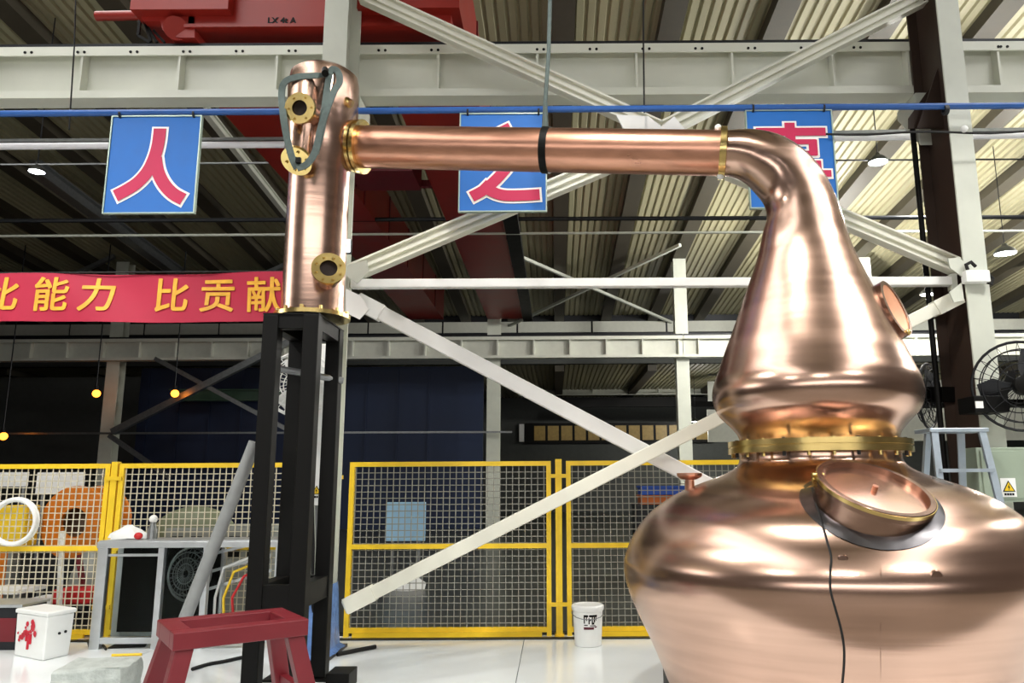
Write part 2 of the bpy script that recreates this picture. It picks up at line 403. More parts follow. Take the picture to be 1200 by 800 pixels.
# blue pipe carrying the signs, cable below it
SY = 7.1
bp = thing('blue_pipe', tuple(P(600, 129, SY)), 'long thin blue pipe stretched across the hall carrying the blue signs', 'pipe')
MB().cyl(P(-90, 134, SY), P(1290, 123, SY), .032, n=10).build('pipe', BLUEPIPE, bp, True)
for px in (405, 1108): MB().annulus(P(px, 129, SY), (1, 0, 0), .03, .05, .04, 12).build('clamp', DKSTEEL, bp, True)
cb = MB().tube([P(968 + 24 * k, 157 - k * .3 + 1.5 * math.sin(k), SY - .05) for k in range(12)], .012, 6).build('black_cable', BLACKR, smooth=True)
tag(cb, 'thin black cable running level below the blue pipe past the brown-webbed column', 'cable')

# white conduits behind the girder
for (a, b, ya, yb, lab) in ((-60, 385, 172, 169, 'bright white horizontal conduit behind the blue sign with the two-stroke character'), (960, 1290, 162, 157, 'white horizontal conduit behind the brown-webbed column')):
    c = thing('conduit', tuple(P((a+b)/2, 168, 9)), lab, 'conduit')
    MB().cyl(P(a, ya, 9), P(b, yb, 9), .042, n=10).build('tube', TUBEW, c, True)
    MB().bar(P(a, ya - 6, 9.1), P(b, yb - 6, 9.1), .06, .04).build('tray', GALV, c)
rods = [(0, -80, 193, 325, 191, 13, .02, GALV, 'thin pale tie rod crossing the dark roof behind the lamp'),
        (1, -80, 259, 1290, 254, 15.0, .045, DKSTEEL, 'black horizontal pipe crossing under the corrugated roof'),
        (2, -80, 277, 1290, 270, 15.6, .028, PAINT, 'pale thin horizontal pipe just under the black roof pipe'),
        (3, 950, 188, 1290, 186, 14, .018, DKSTEEL, 'thin dark tie rod beside the hanging dome lamp')]
for k, xa, ya, xb, yb, Y, r_, M, lab in rods:
    tag(MB().cyl(P(xa, ya, Y), P(xb, yb, Y), r_, n=8).build('tie_rod', M, smooth=True), lab, 'rod')

# ------------------------------------------------------------------ far row of columns and girder
fz0, fz1 = P(600, 420, FARY).z, P(600, 395, FARY).z
FX = [P(px, 420, FARY).x for px in (-92, 130, 353, 578, 801, 1024, 1247)]
FL = ['pale far column beyond the amber lamps at the far end of the banner', 'grey far column standing by the amber lamp', 'far column hidden behind the black stand',
      'pale far column seen through the wire mesh behind the long brace', 'slim far column where the crossed roof rods end, beside the copper head', 'far column behind the copper head', 'far column behind the wall fan']
for x, l in list(zip(FX, FL)):
    h_column(x, FARY + .35, roofz(FARY) - .3, .42, .4, l, M=PAINT, MW=PAINT, base=False)
def fgx(px): return P(px, 408, FARY).x
for x0, x1, l in ((FX[0] - 4, FX[2], 'far white panelled girder beyond the banner'), (FX[2], FX[4], 'far white panelled girder seen behind the long white brace'), (FX[4], FX[6] + 4, 'far white panelled girder behind the copper head and the fans')):
    o = []; xx = x0 + .5
    while xx < x1: o.append(xx); xx += 1.18
    girder(x0 + .01, x1 - .01, l, o, M=WALLW, y=FARY, z0=fz0, z1=fz1, wid=.3, bolts=False, stiff_t=.05)
# panel band above the far girder
WBY = ROOFE - .12
wb = thing('panel_band', (0, WBY, P(600, 390, WBY).z), 'band of white wall panels above the far girder', 'wall panel')
xx = -24
pz0, pz1 = P(600, 389.5, WBY).z, P(600, 377, WBY).z
while xx < 24:
    MB().box((xx + .04, WBY, pz0), (xx + 3.16, WBY + .06, pz1)).build('panel', WALLW, wb); xx += 3.2
MB().box((-24, WBY + .06, pz0 - .35), (24, WBY + .11, pz1 + .3)).build('backing', DKSTEEL, wb)
# crossed rods
def rodx(a, b, Y, r_, lab, M=PAINT):
    tag(MB().bar(P(*a, Y), P(*b, Y), r_, r_).build('cross_rod', M), lab, 'rod')
def PR(px, py, drop=.3):          # pixel onto the underside of the main roof
    d = ray(px, py); t = (9.2 + .08 * FARY - drop - EYE) / (d.z + .08 * d.y); return CAM + d * t
for a, b, dr, lab in (((592,293), (797,382), .34, 'roof bracing rod falling away from the pale far column under the corrugated roof'), ((592,384), (797,287), .46, 'roof bracing rod rising from the pale far column under the corrugated roof')):
    tag(MB().bar(PR(*a, dr), PR(*b, dr), .1, .1).build('roof_rod', PAINT), lab, 'rod')
rodx((132,506), (346,397), FARY - .2, .2, 'far grey brace rising from the column by the amber lamp', GALV)
rodx((182,420), (346,508), FARY - .1, .13, 'far grey brace falling to the black stand past the green beam', GALV)
rodx((128,510), (200,560), FARY - .1, .13, 'far grey brace falling behind the fence from the column by the amber lamp', GALV)
rodx((-20,508), (600,506), FARY - .05, .06, 'far thin pale rail running level across the navy wall', GALV)
rodx((78,326), (134,300), FARY + .2, .13, 'far grey brace above the banner characters 能力 meeting the far column', GALV)
rodx((298,326), (353,302), FARY + .12, .13, 'far grey brace above the banner end near the copper column', GALV)
rb = thing('roof_brace', tuple(PR(215, 322, .55)), 'grey diagonal roof beam dropping behind the blue sign to the banner', 'beam')
MB().ibeam(PR(40, 195, .55), PR(215, 324, .55), .3, .35, .04).build('beam', GALV, rb)
rb = thing('roof_brace', tuple(PR(330, 250, .5)), 'pale roof beam beside the red crane girder behind the 人 sign', 'beam')
MB().ibeam(PR(240, 128, .5), PR(345, 262, .5), .14, .2, .03).build('beam', PAINT, rb)

# partition and second bay beyond the far columns
nv = struct(MB().box((P(160,500,27).x, 27, 0), (P(566,500,27).x, 27.15, fz0 + .1)).build('wall_partition', WALLN))
xx = P(160,500,27).x + .3; e = P(566,500,27).x
p0 = MB().box((xx, 26.96, 0), (xx + .05, 27, fz0)).build('wall_rib', WALLN, nv)
copies(p0, [(1.1 * k, 0, 0) for k in range(1, int((e - xx) / 1.1))], nv)
struct(MB().box((P(-40,500,30).x - 8, 30, 0), (P(160,500,27).x, 30.15, fz0 + .2)).build('wall_partition_grey', WALLG))
tag(MB().ibeam(P(200, 463, 26), P(330, 463, 26), .3, .4, .04).build('green_beam', mat('green_paint', '#3E5A48', .5)), 'short green beam hanging beside the amber lamp', 'beam')
o = []; xx = -1.5
while xx < 30: o.append(xx); xx += 1.8
girder(-2, 29.9, 'farthest dim panelled girder in the bay beyond the far columns', o, M=WALLW, y=42, z0=P(700, 463, 42).z, z1=P(700, 453, 42).z, wid=.3, bolts=False, stiff_t=.08)
bw = thing('beam_band', tuple(P(750, 476, 41.5)), 'black horizontal band below the farthest girder', 'beam')
MB().box(tuple(P(655, 477, 41.5)), tuple(P(655, 466, 41.5) + V((26, .3, 0)))).build('band', BLACK, bw)
yw = thing('window_strip', tuple(P(720, 515, 40)), 'strip of dim yellow lit windows far behind the crossing white braces', 'window')
a = P(622, 516, 40); b = P(622, 499, 40)
MB().box((a.x - .3, 40.02, a.z - .15), (a.x + 9.4, 40.3, b.z + .15)).build('frame', BLACK, yw)
for k in range(13):
    MB().box((a.x + .18 + .7 * k, 39.98, a.z), (a.x + .75 + .7 * k, 40.05, b.z)).build('pane', YWIN, yw)
MB().box((a.x - .6, 39.95, a.z - .05), (a.x - .35, 40.3, b.z + .1)).build('lamp_box', WHITE, yw)
# stacked pale bands of the lit far wall beyond the fans
for k, (y0, y1, lab) in enumerate(((438, 421, 'olive grey wall band above the ladder behind the fans'), (468, 445, 'pale wall band level with the black fan bracket'), (516, 478, 'pale wall band behind the ladder top'))):
    t = thing('wall_band', tuple(P(1120, y0, 36)), lab, 'wall panel')
    xa = P(830, y0, 36).x; za, zb = P(1120, y0, 36).z, P(1120, y1, 36).z
    for q in range(8): MB().box((xa + 3 * q, 36, za), (xa + 3 * q + 2.95, 36.1, zb)).build('panel', WALLW if k else GALV, t)

# ------------------------------------------------------------------ overhead crane
cr = thing('overhead_crane', (-2.9, GY, gz1 + .07), 'red overhead travelling crane whose two girders cross the hall above the white crane girder', 'crane')
cz0, cz1 = P(350, 42, GY).z, P(350, 9, GY).z
x0, x1 = P(228, 25, GY).x, P(531, 25, GY).x
MB().box((x0, GY - .16, cz0), (x1, GY + .16, cz1)).build('end_carriage', RED, cr, bevel=.01)
MB().box((x0 - .02, GY - .19, cz0), (x1, GY - .15, cz0 + .04)).build('carriage_lip', RED, cr)
nose = [(228,8),(228,44),(212,44),(198,42),(190,34),(188,25),(168,25),(165,20),(168,9)]
MB().prism([P(a, b, GY - .16) for a, b in nose], (0, .3, 0)).build('wheel_housing', RED, cr)
MB().cyl(P(206, 33, GY - .2), P(206, 33, GY + .2), .13, n=20).build('wheel', RED, cr, True)
MB().cyl(P(167, 18, GY), P(113, 19, GY), .055, n=14).build('buffer', RED, cr, True)
MB().box(P(212, 8, GY - .1), P(274, 0, GY - .1) + V((0, .3, .1))).build('motor_mount', RED, cr)
for a, b in (((164,24),(162,42)), ((162,42),(176,50)), ((170,26),(177,49)), ((184,50),(172,30)), ((193,50),(180,36))):
    MB().bar(P(*a, GY - .05), P(*b, GY - .05), .03, .03).build('rail_sweep', BLACK, cr)
for xa, xb, dz in ((-4.75, -3.65, 0), (-2.2, -1.05, 0)):
    gb = MB().box((xa, GY - .3, cz0 + .15), (xb, FARY, cz0 + 1.15)).build('bridge_girder', RED, cr)
    yy = GY + 1.5
    s0 = MB().box((xb, yy, cz0 + .15), (xb + .02, yy + .06, cz0 + 1.15)).build('girder_seam', DKRED, gb)
    copies(s0, [(0, 2.2 * k, 0) for k in range(1, 7)], gb)
MB().box((-1.02, GY + 3, cz0 + .05), (-.72, FARY, cz0 + .2)).build('girder_shade_strip', BLACK, cr)  # black strip stands in for the girder's shadowed right side
for yy in (12.2, 13.4): MB().bar((-3.65, yy, cz0 + .3), (-2.2, yy, cz0 + .3), .12, .12).build('cross_tie', DKRED, cr)
MB().box((-3.5, 12.3, cz0 + .1), (-2.4, 13.2, cz0 + .7)).build('hoist', DKRED, cr)
vs_, fs_ = text_mb('LX 4t A', .1, .003, .004)
tx = MB().add([P(330, 27, GY - .166) + V((v.x, -v.z, v.y)) for v in vs_], fs_).build('lettering', BLACK, cr)

# ------------------------------------------------------------------ hanging signs
def crom2(pts, k=4):
    out = []
    for i in range(len(pts) - 1):
        q = [pts[max(i-1, 0)], pts[i], pts[i+1], pts[min(i+2, len(pts)-1)]]
        for j in range(k):
            t = j / k; out.append(tuple(.5 * ((2*b) + (c - a) * t + (2*a - 5*b + 4*c - d) * t*t + (-a + 3*b - 3*c + d) * t**3) for a, b, c, d in zip(*q)))
    return out + [pts[-1]]
def stroke(mb, pts, wd, y, cap=0.):
    if len(pts) > 4: pts = crom2(pts)
    pts = [V((a, b)) for a, b in pts]; L_, R_ = [], []
    for i, p in enumerate(pts):
        d = (pts[min(i+1, len(pts)-1)] - pts[max(i-1, 0)]).normalized(); n_ = V((-d.y, d.x))
        e = p - d * cap if i == 0 else (p + d * cap if i == len(pts) - 1 else p)
        L_.append(e + n_ * wd / 2); R_.append(e - n_ * wd / 2)
    for i in range(len(pts) - 1):
        q = [L_[i], L_[i+1], R_[i+1], R_[i]]
        mb.prism([(a.x, y, a.y) for a in q], (0, .004, 0))
def sign(cx_px, top, bot, wpx, chars, label, lean=0., yaw=0.):
    c = P(cx_px, bot, SY); t = P(cx_px, top, SY); h = t.z - c.z; wd = S(wpx, cx_px, (top+bot)/2, SY)
    r = thing('hanging_sign', tuple(c), label, 'sign', 'blue signs hanging from the pipe')
    o = c
    MB().box(o + V((-wd/2, 0, 0)), o + V((wd/2, .02, h))).build('panel', BLUE, r)
    for a, b in (((-wd/2-.012, -.012, -.012), (wd/2+.012, .03, 0)), ((-wd/2-.012, -.012, h), (wd/2+.012, .03, h+.012)), ((-wd/2-.012, -.012, 0), (-wd/2, .03, h)), ((wd/2, -.012, 0), (wd/2+.012, .03, h))):
        MB().box(o + V(a), o + V(b)).build('edge_strip', SIGNEDGE, r)
    for sx in (-.42, .42): MB().annulus(o + V((sx * wd, .01, h + .03)), (1, 0, 0), .035, .045, .02, 12).build('hook', DKSTEEL, r)
    for nm, M, ex, y in (('character_outline', WHITE, .05, -.005), ('character', CRIM, 0., -.014)):
        mb = MB()
        for qi, (pts, ww) in enumerate(chars): stroke(mb, [((a - .5) * wd, (1 - b) * h) for a, b in pts], (ww + ex) * wd, y - .0004 * qi, ex / 2 * wd)
        for i in range(len(mb.v)): mb.v[i] = mb.v[i] + o
        mb.build(nm, M, r)
    r.rotation_euler = (lean, 0, yaw)
    return r
ren = [([(.55,.13),(.545,.28),(.52,.42),(.46,.57),(.36,.69),(.24,.77),(.12,.83)], .14), ([(.53,.44),(.57,.58),(.65,.71),(.76,.81),(.88,.87)], .14)]
zhi = [([(.50,.12),(.56,.22)], .13), ([(.14,.36),(.74,.36)], .12), ([(.70,.36),(.60,.50),(.46,.65),(.30,.78),(.14,.86)], .13), ([(.26,.73),(.36,.80),(.50,.845),(.70,.85),(.93,.84)], .13)]
shi = [([(.10,.225),(.92,.225)], .10), ([(.5,.13),(.5,.86),(.40,.90)], .12), ([(.24,.33),(.80,.33)], .06), ([(.24,.45),(.80,.45)], .06), ([(.245,.31),(.245,.47)], .10), ([(.76,.31),(.76,.47)], .10),
       ([(.18,.56),(.83,.56)], .08), ([(.06,.66),(.95,.66)], .08), ([(.18,.76),(.83,.76)], .08), ([(.80,.53),(.80,.78)], .08)]
sign(174, 137, 249, 104, ren, 'blue sign with the crimson character 人 hanging beside the copper column', lean=0., yaw=0.)
sign(589, 134, 247, 100, zhi, 'blue sign with the crimson character 之 hanging behind the copper arm')
sign(931, 130, 243, 100, shi, 'blue sign with the crimson character 事 hanging behind the copper elbow')

# ------------------------------------------------------------------ red slogan banner
BY = 7.4
bn = thing('slogan_banner', tuple(P(160, 377, BY)), 'red cloth slogan banner with golden characters 比能力 比贡献 strung behind the copper column', 'banner')
zb = P(160, 377, BY).z; zt = P(160, 320, BY).z; bh = zt - zb
xa, xb = P(-130, 350, BY).x, P(372, 350, BY).x
def wav(x, z): return .02 * math.sin(x * 2.3 + z * 3) + .012 * math.sin(x * 6.1 + z * 8) + .02 * math.sin(z * 5 + x)
nx, nz = 70, 8; mb = MB()
for sd in (0, .006):
    for i in range(nx + 1):
        for j in range(nz + 1):
            x = xa + (xb - xa) * i / nx; z = zb + bh * j / nz; mb.v.append(V((x, BY + wav(x, z) + sd, z + .008 * math.sin(x * 2))))
q = (nx + 1) * (nz + 1)
for i in range(nx):
    for j in range(nz):
        a = i * (nz + 1) + j; f_ = (a, a + nz + 1, a + nz + 2, a + 1); mb.f.append(f_); mb.f.append(tuple(q + t for t in reversed(f_)))
mb.build('cloth', BANNER, bn, True)
size = S(43, 160, 345, BY)
for ch, px in (('比', 4), ('能', 62), ('力', 115), ('比', 200), ('贡', 254), ('献', 309)):
    vs_, fs_ = text_mb(ch, size, 0., .003)
    c = P(px, 345, BY); mb = MB()
    for q, (dx, dz) in enumerate(((0,0),(.007,0),(-.007,0),(0,.006),(0,-.006),(.005,.005),(-.005,.005),(.005,-.005),(-.005,-.005))):
        vv = []
        for v in vs_:
            x = c.x + v.x + dx; z = c.z + v.y - size * .38 + dz
            vv.append(V((x, BY + wav(x, z) - .007 - v.z - .0005 * q, z)))
        mb.add(vv, fs_)
    mb.build('character', GOLD, bn)
MB().cyl((xa, BY, zt + .01), (xb + .1, BY, zt + .01), .008, n=6).build('cord', BLACKR, bn)

# ------------------------------------------------------------------ copper pot still
D0 = 5.8
sx = P(961, 563, D0).x
SO = V((sx, D0, 0))
def zr(y, hw):
    p = P(960, y, D0); return p.z, S(hw, 960, y, D0)
still = thing('pot_still', tuple(SO), 'large brushed copper pot still with bulging pot, tapered head and bent neck', 'still')
potpx = [(528,90),(540,91),(548,97),(556,112),(564,134),(573,157),(584,178),(600,200),(618,216),(636,227),(654,234),(672,235.5),(690,232.5),(710,226),(730,218),(753,208.5),(778,199.5),(800,192),(815,186)]
prof = [zr(*a) for a in potpx]
prof += [(.07, prof[-1][1] - .10), (.06, prof[-1][1] - .3), (.05, .05)]
# smooth the profile with Catmull-Rom
def crom(pts, k=4):
    out = []
    for i in range(len(pts) - 1):
        p0 = pts[max(i-1, 0)]; p1 = pts[i]; p2 = pts[i+1]; p3 = pts[min(i+2, len(pts)-1)]
        for j in range(k):
            t = j / k; out.append(tuple(.5 * ((2*b) + (-a + c) * t + (2*a - 5*b + 4*c - d) * t*t + (-a + 3*b - 3*c + d) * t**3) for a, b, c, d in zip(p0, p1, p2, p3)))
    out.append(pts[-1]); return out
PROFS = crom(prof)
def potr(z):
    for (z1, r1), (z2, r2) in zip(PROFS, PROFS[1:]):
        if z2 <= z <= z1 and z1 > z2: return r1 + (r2 - r1) * (z1 - z) / (z1 - z2)
    return 0
pot = MB().lathe(SO, (0, 0, 1), PROFS, 128).build('pot', COPPER, still, True)
def onpot(px, py, off=.0):
    d = ray(px, py); t = 3.0
    while t < 7:
        p = CAM + d * t
        if math.hypot(p.x - sx, p.y - D0) < potr(p.z) + off: return p
        t += .004
    return CAM + d * 5
# collar ring with bolts
zc0, zc1 = P(960, 531, D0).z, P(960, 517, D0).z
zcm = (zc0 + zc1) / 2; rc = S(103, 960, 524, D0)
MB().lathe(SO, (0, 0, 1), [(zc0, rc - .02), (zc0, rc), (zcm - .006, rc), (zcm - .004, rc - .012), (zcm + .004, rc - .012), (zcm + .006, rc), (zc1, rc), (zc1, rc - .05)], 96).build('collar_flange', BRASS, still, True)
b0 = None
for k in range(24):
    a = 2 * math.pi * k / 24 + .1
    p = SO + V((math.cos(a) * (rc - .035), math.sin(a) * (rc - .035), 0))
    MB().cyl(p + V((0, 0, zc0 - .03)), p + V((0, 0, zc1 + .008)), .013, n=6).build('collar_bolt', BRASS if k % 3 else DKSTEEL, still)
# head and neck: rings along the axis then bending over into the arm
hp = [(517,88),(508,91),(498,99),(486,110.5),(474,116),(462,117.5),(448,115),(432,108.5),(412,100.5),(390,91),(365,80.5),(340,70.5),(318,61.5),(298,54),(280,49)]
NS = 96; R_ = []
tmp = MB()
for y, hw in hp:
    z, r = zr(y, hw); R_.append(tmp.ring(SO + V((0, 0, z)), (0, 0, 1), r, NS, (1, 0, 0)))
A0 = P(424, 172, 6.43); A1 = P(847, 179.5, D0 + .06)
ad = (A0 - A1).normalized()            # direction from still toward the column
topc = SO + V((0, 0, zr(280, 49)[0]))
bend = [((937,252),44.5,20),((931,229),41.5,38),((918,208),39,54),((899,193),36.5,68),((878,183.5),31.5,80),((860,180),27.5,88),((849,179.5),26.5,90)]
hx = V((ad.x, ad.y, 0)).normalized()
for k, ((px, py), r, ang) in enumerate(bend):
    f_ = (k + 1) / len(bend)
    Yc = topc.y + (A1.y - topc.y) * f_ ** 2
    c = P(px, py, Yc); a = math.radians(ang)
    nrm = V((0, 0, 1)) * math.cos(a) + hx * math.sin(a)
    if ang == 90: nrm = ad
    R_.append(tmp.ring(c, nrm, S(r, px, py, Yc), NS, V((1, 0, 0)) * math.cos(a) + V((0, 0, 1)) * math.sin(a)))
# interpolate the rings smoothly
def smooth_rings(R, k=3):
    out = []
    for i in range(len(R) - 1):
        q0, q1, q2, q3 = R[max(i-1, 0)], R[i], R[i+1], R[min(i+2, len(R)-1)]
        for j in range(k):
            t = j / k
            out.append([.5 * ((2*b) + (c - a) * t + (2*a - 5*b + 4*c - d) * t*t + (-a + 3*b - 3*c + d) * t**3) for a, b, c, d in zip(q0, q1, q2, q3)])
    out.append(R[-1]); return out
MB().rings(smooth_rings(R_), True, True).build('head', COPPER, still, True)
# neck window: oval sight glass on the right flank of the head
wz, wr_ = zr(374, 85)
wn = V((.58, -.74, .33)).normalized()
wc = SO + V((.90 * wr_, -.43 * wr_, wz))
ux = V((0, 0, 1)); ux = (ux - wn * ux.dot(wn)).normalized(); uy = wn.cross(ux)
def oval(c, a, b, n=40): return [c + ux * a * math.cos(2*math.pi*j/n) + uy * b * math.sin(2*math.pi*j/n) for j in range(n)]
wa = S(35, 1028, 374, D0); wb2 = wa * .6
base = wc + wn * .035
MB().rings([oval(base - wn*.1, wa, wb2), oval(base + wn*.035, wa, wb2), oval(base + wn*.035, wa*.86, wb2*.8), oval(base - wn*.1, wa*.86, wb2*.8)], False, False).build('window_frame', HEATED, still, True)
MB().rings([oval(base - wn*.02, wa*.87, wb2*.81), oval(base + wn*.031, wa*.87, wb2*.81)]).build('window_plate', mat('orange_copper', (.80, .36, .20), .35, 1., .08), still)
MB().sphere(base + wn*.04 - ux*wa*.9, .022, 10).build('window_knob', BRASS, still, True)
# manhole on the shoulder
MD = 4.69
mc = P(1026, 570, MD)
mn = V((.15, -.46, .87)).normalized(); mr = S(67, 1026, 570, MD)
mrng = lambda h, r: MB().ring(mc + mn * h, mn, r, 64)
mh = MB().rings([mrng(-.36, mr*.97), mrng(-.10, mr*.96), mrng(-.055, mr*.97), mrng(-.05, mr), mrng(.0, mr), mrng(.004, mr*.99), mrng(.004, mr*.90), mrng(-.05, mr*.89)], False, False).build('manhole', HEATED, still, True)
MB().rings([mrng(-.035, mr*.90), mrng(-.03, mr*.6), mrng(-.025, .01)], True, True).build('manhole_lid', COPPER_BRIGHT, mh, True)
MB().cyl(mc - mn*.03, mc + mn*.006, .018, n=12).build('lid_knob', COPPER_PIPE, mh, True)
MB().annulus(mc - mn*.012, mn, mr*.9, mr*1.015, .022, 64).build('rim', BRASS, mh, True)
hg = MB(); hq = P(956, 562, MD + .05)
for dz in (-.03, .0, .03): hg.cyl(hq + V((-.02, 0, dz)), hq + V((.05, .01, dz)), .014, n=8)
hg.build('hinge', BRASS, mh, True)
MB().annulus(P(1104, 565, 5.2) + V((0,0,-.0)), (.3,-.2,.9), .02, .07, .03, 16).build('clamp_lug', GALV, mh, True)
# heat-tinted weld pad under the manhole
pad = []
padR = []
for rr in (.9, 1.0, 1.06, 1.12, 1.18):
    ring = []
    for j in range(64):
        q = mc + mn * 0 + (V((1,0,0)) - mn * mn.x).normalized() * mr * rr * math.cos(2*math.pi*j/64) * 1.0 + mn.cross((V((1,0,0)) - mn * mn.x).normalized()) * mr * rr * math.sin(2*math.pi*j/64)
        # drop along -mn until touching the pot
        t = 0; p = q + mn * .1
        while t < .9 and math.hypot(p.x - sx, p.y - D0) > potr(p.z) + .008: p = p - mn * .004; t += .004
        ring.append(p)
    padR.append(ring)
MB().rings(padR, False, False).build('weld_pad', mat('heat_blue_copper', (.10, .095, .10), .3, 1., .5, 3.), mh, True)
# small nozzles
nz = P(808, 557, D0 + .05)
MB().cyl(nz - V((0, 0, .22)), nz, .035, n=16).build('vent_nozzle', COPPER_PIPE, still, True)
MB().lathe(nz, (0, 0, 1), [(-.03, .05), (-.012, .085), (0, .095), (.018, .095), (.02, .06)], 24).build('vent_flange', COPPER_PIPE, still, True)
# stains and seam
for k, (px, py, r) in enumerate(((988, 656, .032), (1098, 676, .04))):
    c = onpot(px, py); n_ = V((c.x - sx, c.y - D0, 0)).normalized()
    MB().lathe(c - n_ * .006, n_, [(0, r), (.008, r * .8), (.009, .001)], 16).build('stain', HEATED, still, True)
MB().tube([onpot(1032, y, .001) for y in range(655, 800, 16)], .0022, 4).build('seam', HEATED, still)
# feet
for k, a in enumerate((200, 340, 20, 160)):
    p = SO + V((math.cos(math.radians(a)) * 1.10, math.sin(math.radians(a)) * 1.10, 0))
    MB().box(p + V((-.11, -.11, 0)), p + V((.11, .11, .24))).build('foot', BLACK, still)
lx = P(784, 795, D0).x
MB().box((lx, D0 - .08, 0), (lx + .2, D0 + .1, .235)).build('foot', BLACK, still)
# cable draped over the pot
cbl = [onpot(a, b, .006) for a, b in ((952,572),(955,585),(961,605),(968,630),(974,652),(973,670),(973,690),(978,710),(985,735),(989,758),(989,780),(987,802))]
tag(MB().tube(crom([tuple(p) for p in cbl], 3), .007, 6).build('sensor_cable', BLACKR, smooth=True), 'thin black cable hanging from the manhole hinge down the copper pot', 'cable')

# arm pipe
arm = thing('lyne_arm', tuple((A0 + A1) / 2), 'straight copper arm pipe between the still elbow and the copper column', 'pipe')
ra0, ra1 = S(24.5, 424, 172, A0.y), S(26.5, 847, 180, A1.y)
n_ = 10; mb = MB(); R_ = []
for k in range(n_ + 1):
    t = k / n_; R_.append(mb.ring(A0.lerp(A1, t), A1 - A0, ra0 + (ra1 - ra0) * t, 48, (0, 0, 1)))
mb.rings(R_).build('pipe', COPPER_PIPE, arm, True)
MB().annulus(A1, ad, ra1 * .9, ra1 * 1.17, .05, 48).build('brass_flange', BRASS, arm, True)
for s_ in (1, -1):
    MB().sphere(A1 + V((-.035, -.03, s_ * ra1 * 1.14)), .028, 10).build('flange_clip', PLASTIC, arm, True)
MB().annulus(A0, ad, ra0 * .8, ra0 * 1.28, .035, 48).build('brass_flange', BRASS, arm, True)
MB().annulus(A0 + ad * .05, ad, ra0 * .8, ra0 * 1.25, .03, 48).build('brass_flange', BRASS, arm, True)
# sling holding the arm
sl = thing('arm_sling', tuple(P(637, 150, 6.1)), 'dark lifting sling wrapped round the copper arm and rising to the roof', 'sling')
tm = .535; ac = A0.lerp(A1, tm); rr = (ra0 + ra1) / 2
MB().annulus(ac, ad, rr * .99, rr * 1.06, .06, 32).build('loop', BLACK, sl, True)
MB().tube([ac + V((-.01, 0, rr)), P(639, 120, ac.y), P(643, 60, ac.y), P(646, -60, ac.y)], [.03, .018, .018, .018], 8).build('strap', SLING, sl, True)

# ------------------------------------------------------------------ copper column on its black stand
CYD = 6.43
cx0 = P(366, 372, CYD).x
ct = thing('copper_column', (cx0, CYD, P(366, 372, CYD).z), 'tall copper column with brass flanged nozzles standing on the black stand', 'column')
zb_, zs_, zt_ = P(366, 374, CYD).z, P(366, 190, CYD).z, P(366, 86, CYD).z
rlow, rup = S(35, 366, 300, CYD), S(40, 366, 130, CYD)
CO = V((cx0, CYD, 0))
MB().lathe(CO, (0, 0, 1), [(zb_ + .02, rlow), (zs_ - .06, rlow), (zs_ + .02, rup), (zt_ - .12, rup), (zt_ - .05, rup * .96), (zt_ - .01, rup * .8), (zt_, .01)], 64).build('shell', COPPER, ct, True)
MB().lathe(CO, (0, 0, 1), [(zb_, rlow * 1.02), (zb_, rlow * 1.22), (zb_ + .035, rlow * 1.22), (zb_ + .035, rlow * 1.0)], 64).build('base_flange', BRASS, ct, True)
for k in range(12):
    a = 2*math.pi*k/12; p = CO + V((math.cos(a)*rlow*1.12, math.sin(a)*rlow*1.12, zb_+.03))
    MB().cyl(p, p + V((0,0,.035)), .018, n=6).build('bolt', BRASS, ct)
# stub to the arm
st0 = A0 + ad * .42
MB().rings([MB().ring(st0, ad, ra0 * 1.12, 40, (0,0,1)), MB().ring(A0 + ad * .12, ad, ra0 * 1.12, 40, (0,0,1)), MB().ring(A0 + ad * .055, ad, ra0 * 1.2, 40, (0,0,1))]).build('outlet', COPPER, ct, True)
# small vertical branch in front with two brass flanges
bt, bb = P(351, 92, CYD - .36), P(349, 186, CYD - .36)
MB().lathe(V((bb.x, bb.y, 0)), (0, 0, 1), [(bb.z, .1), (bt.z - .08, .115), (bt.z - .02, .1), (bt.z, .01)], 32).build('branch', COPPER, ct, True)
fn = V((-.10, -1, -.20)).normalized()
fc = P(352, 127, CYD - .56)
def flange(c, nrm, ro, ri, par, stub, ro_b=None, bolts=6):
    f_ = MB().annulus(c, nrm, ri, ro, .035, 32).build('nozzle_flange', BRASS, par, True)
    MB().cyl(c - nrm * stub, c - nrm * .016, ri * 1.25, n=24).build('nozzle', COPPER, par, True)
    MB().cyl(c - nrm * .04, c - nrm * .014, ri * .995, n=24).build('bore', DARKHOLE, f_)
    a0 = (V((0,0,1)) - nrm * nrm.z).normalized(); b0_ = nrm.cross(a0)
    for k in range(bolts):
        a = 2*math.pi*(k+.5)/bolts; p = c + (a0*math.cos(a) + b0_*math.sin(a)) * (ri + ro) / 2
        MB().cyl(p, p + nrm * .035, (ro - ri) * .16, n=6).build('bolt', BRASS, f_)
flange(fc, fn, S(18, 352, 127, CYD - .5), S(9, 352, 127, CYD - .5), ct, .22)
f2 = P(348, 188, CYD - .42)
flange(f2, V((-.12, -.62, -.78)).normalized(), S(17, 348, 188, CYD), S(6, 348, 188, CYD), ct, .05)
fc = P(385, 315, CYD - .42); fn = V((.30, -.93, .16)).normalized()
flange(fc, fn, S(19.5, 385, 315, CYD - .4), S(10, 385, 315, CYD - .4), ct, .22, bolts=8)
# small elbow on the shoulder
MB().tube([P(392, 150, CYD-.1), P(396, 128, CYD-.12), P(404, 116, CYD-.14), P(411, 122, CYD-.16)], [.05,.05,.045,.04], 12).build('drain_elbow', BRASS, ct, True)
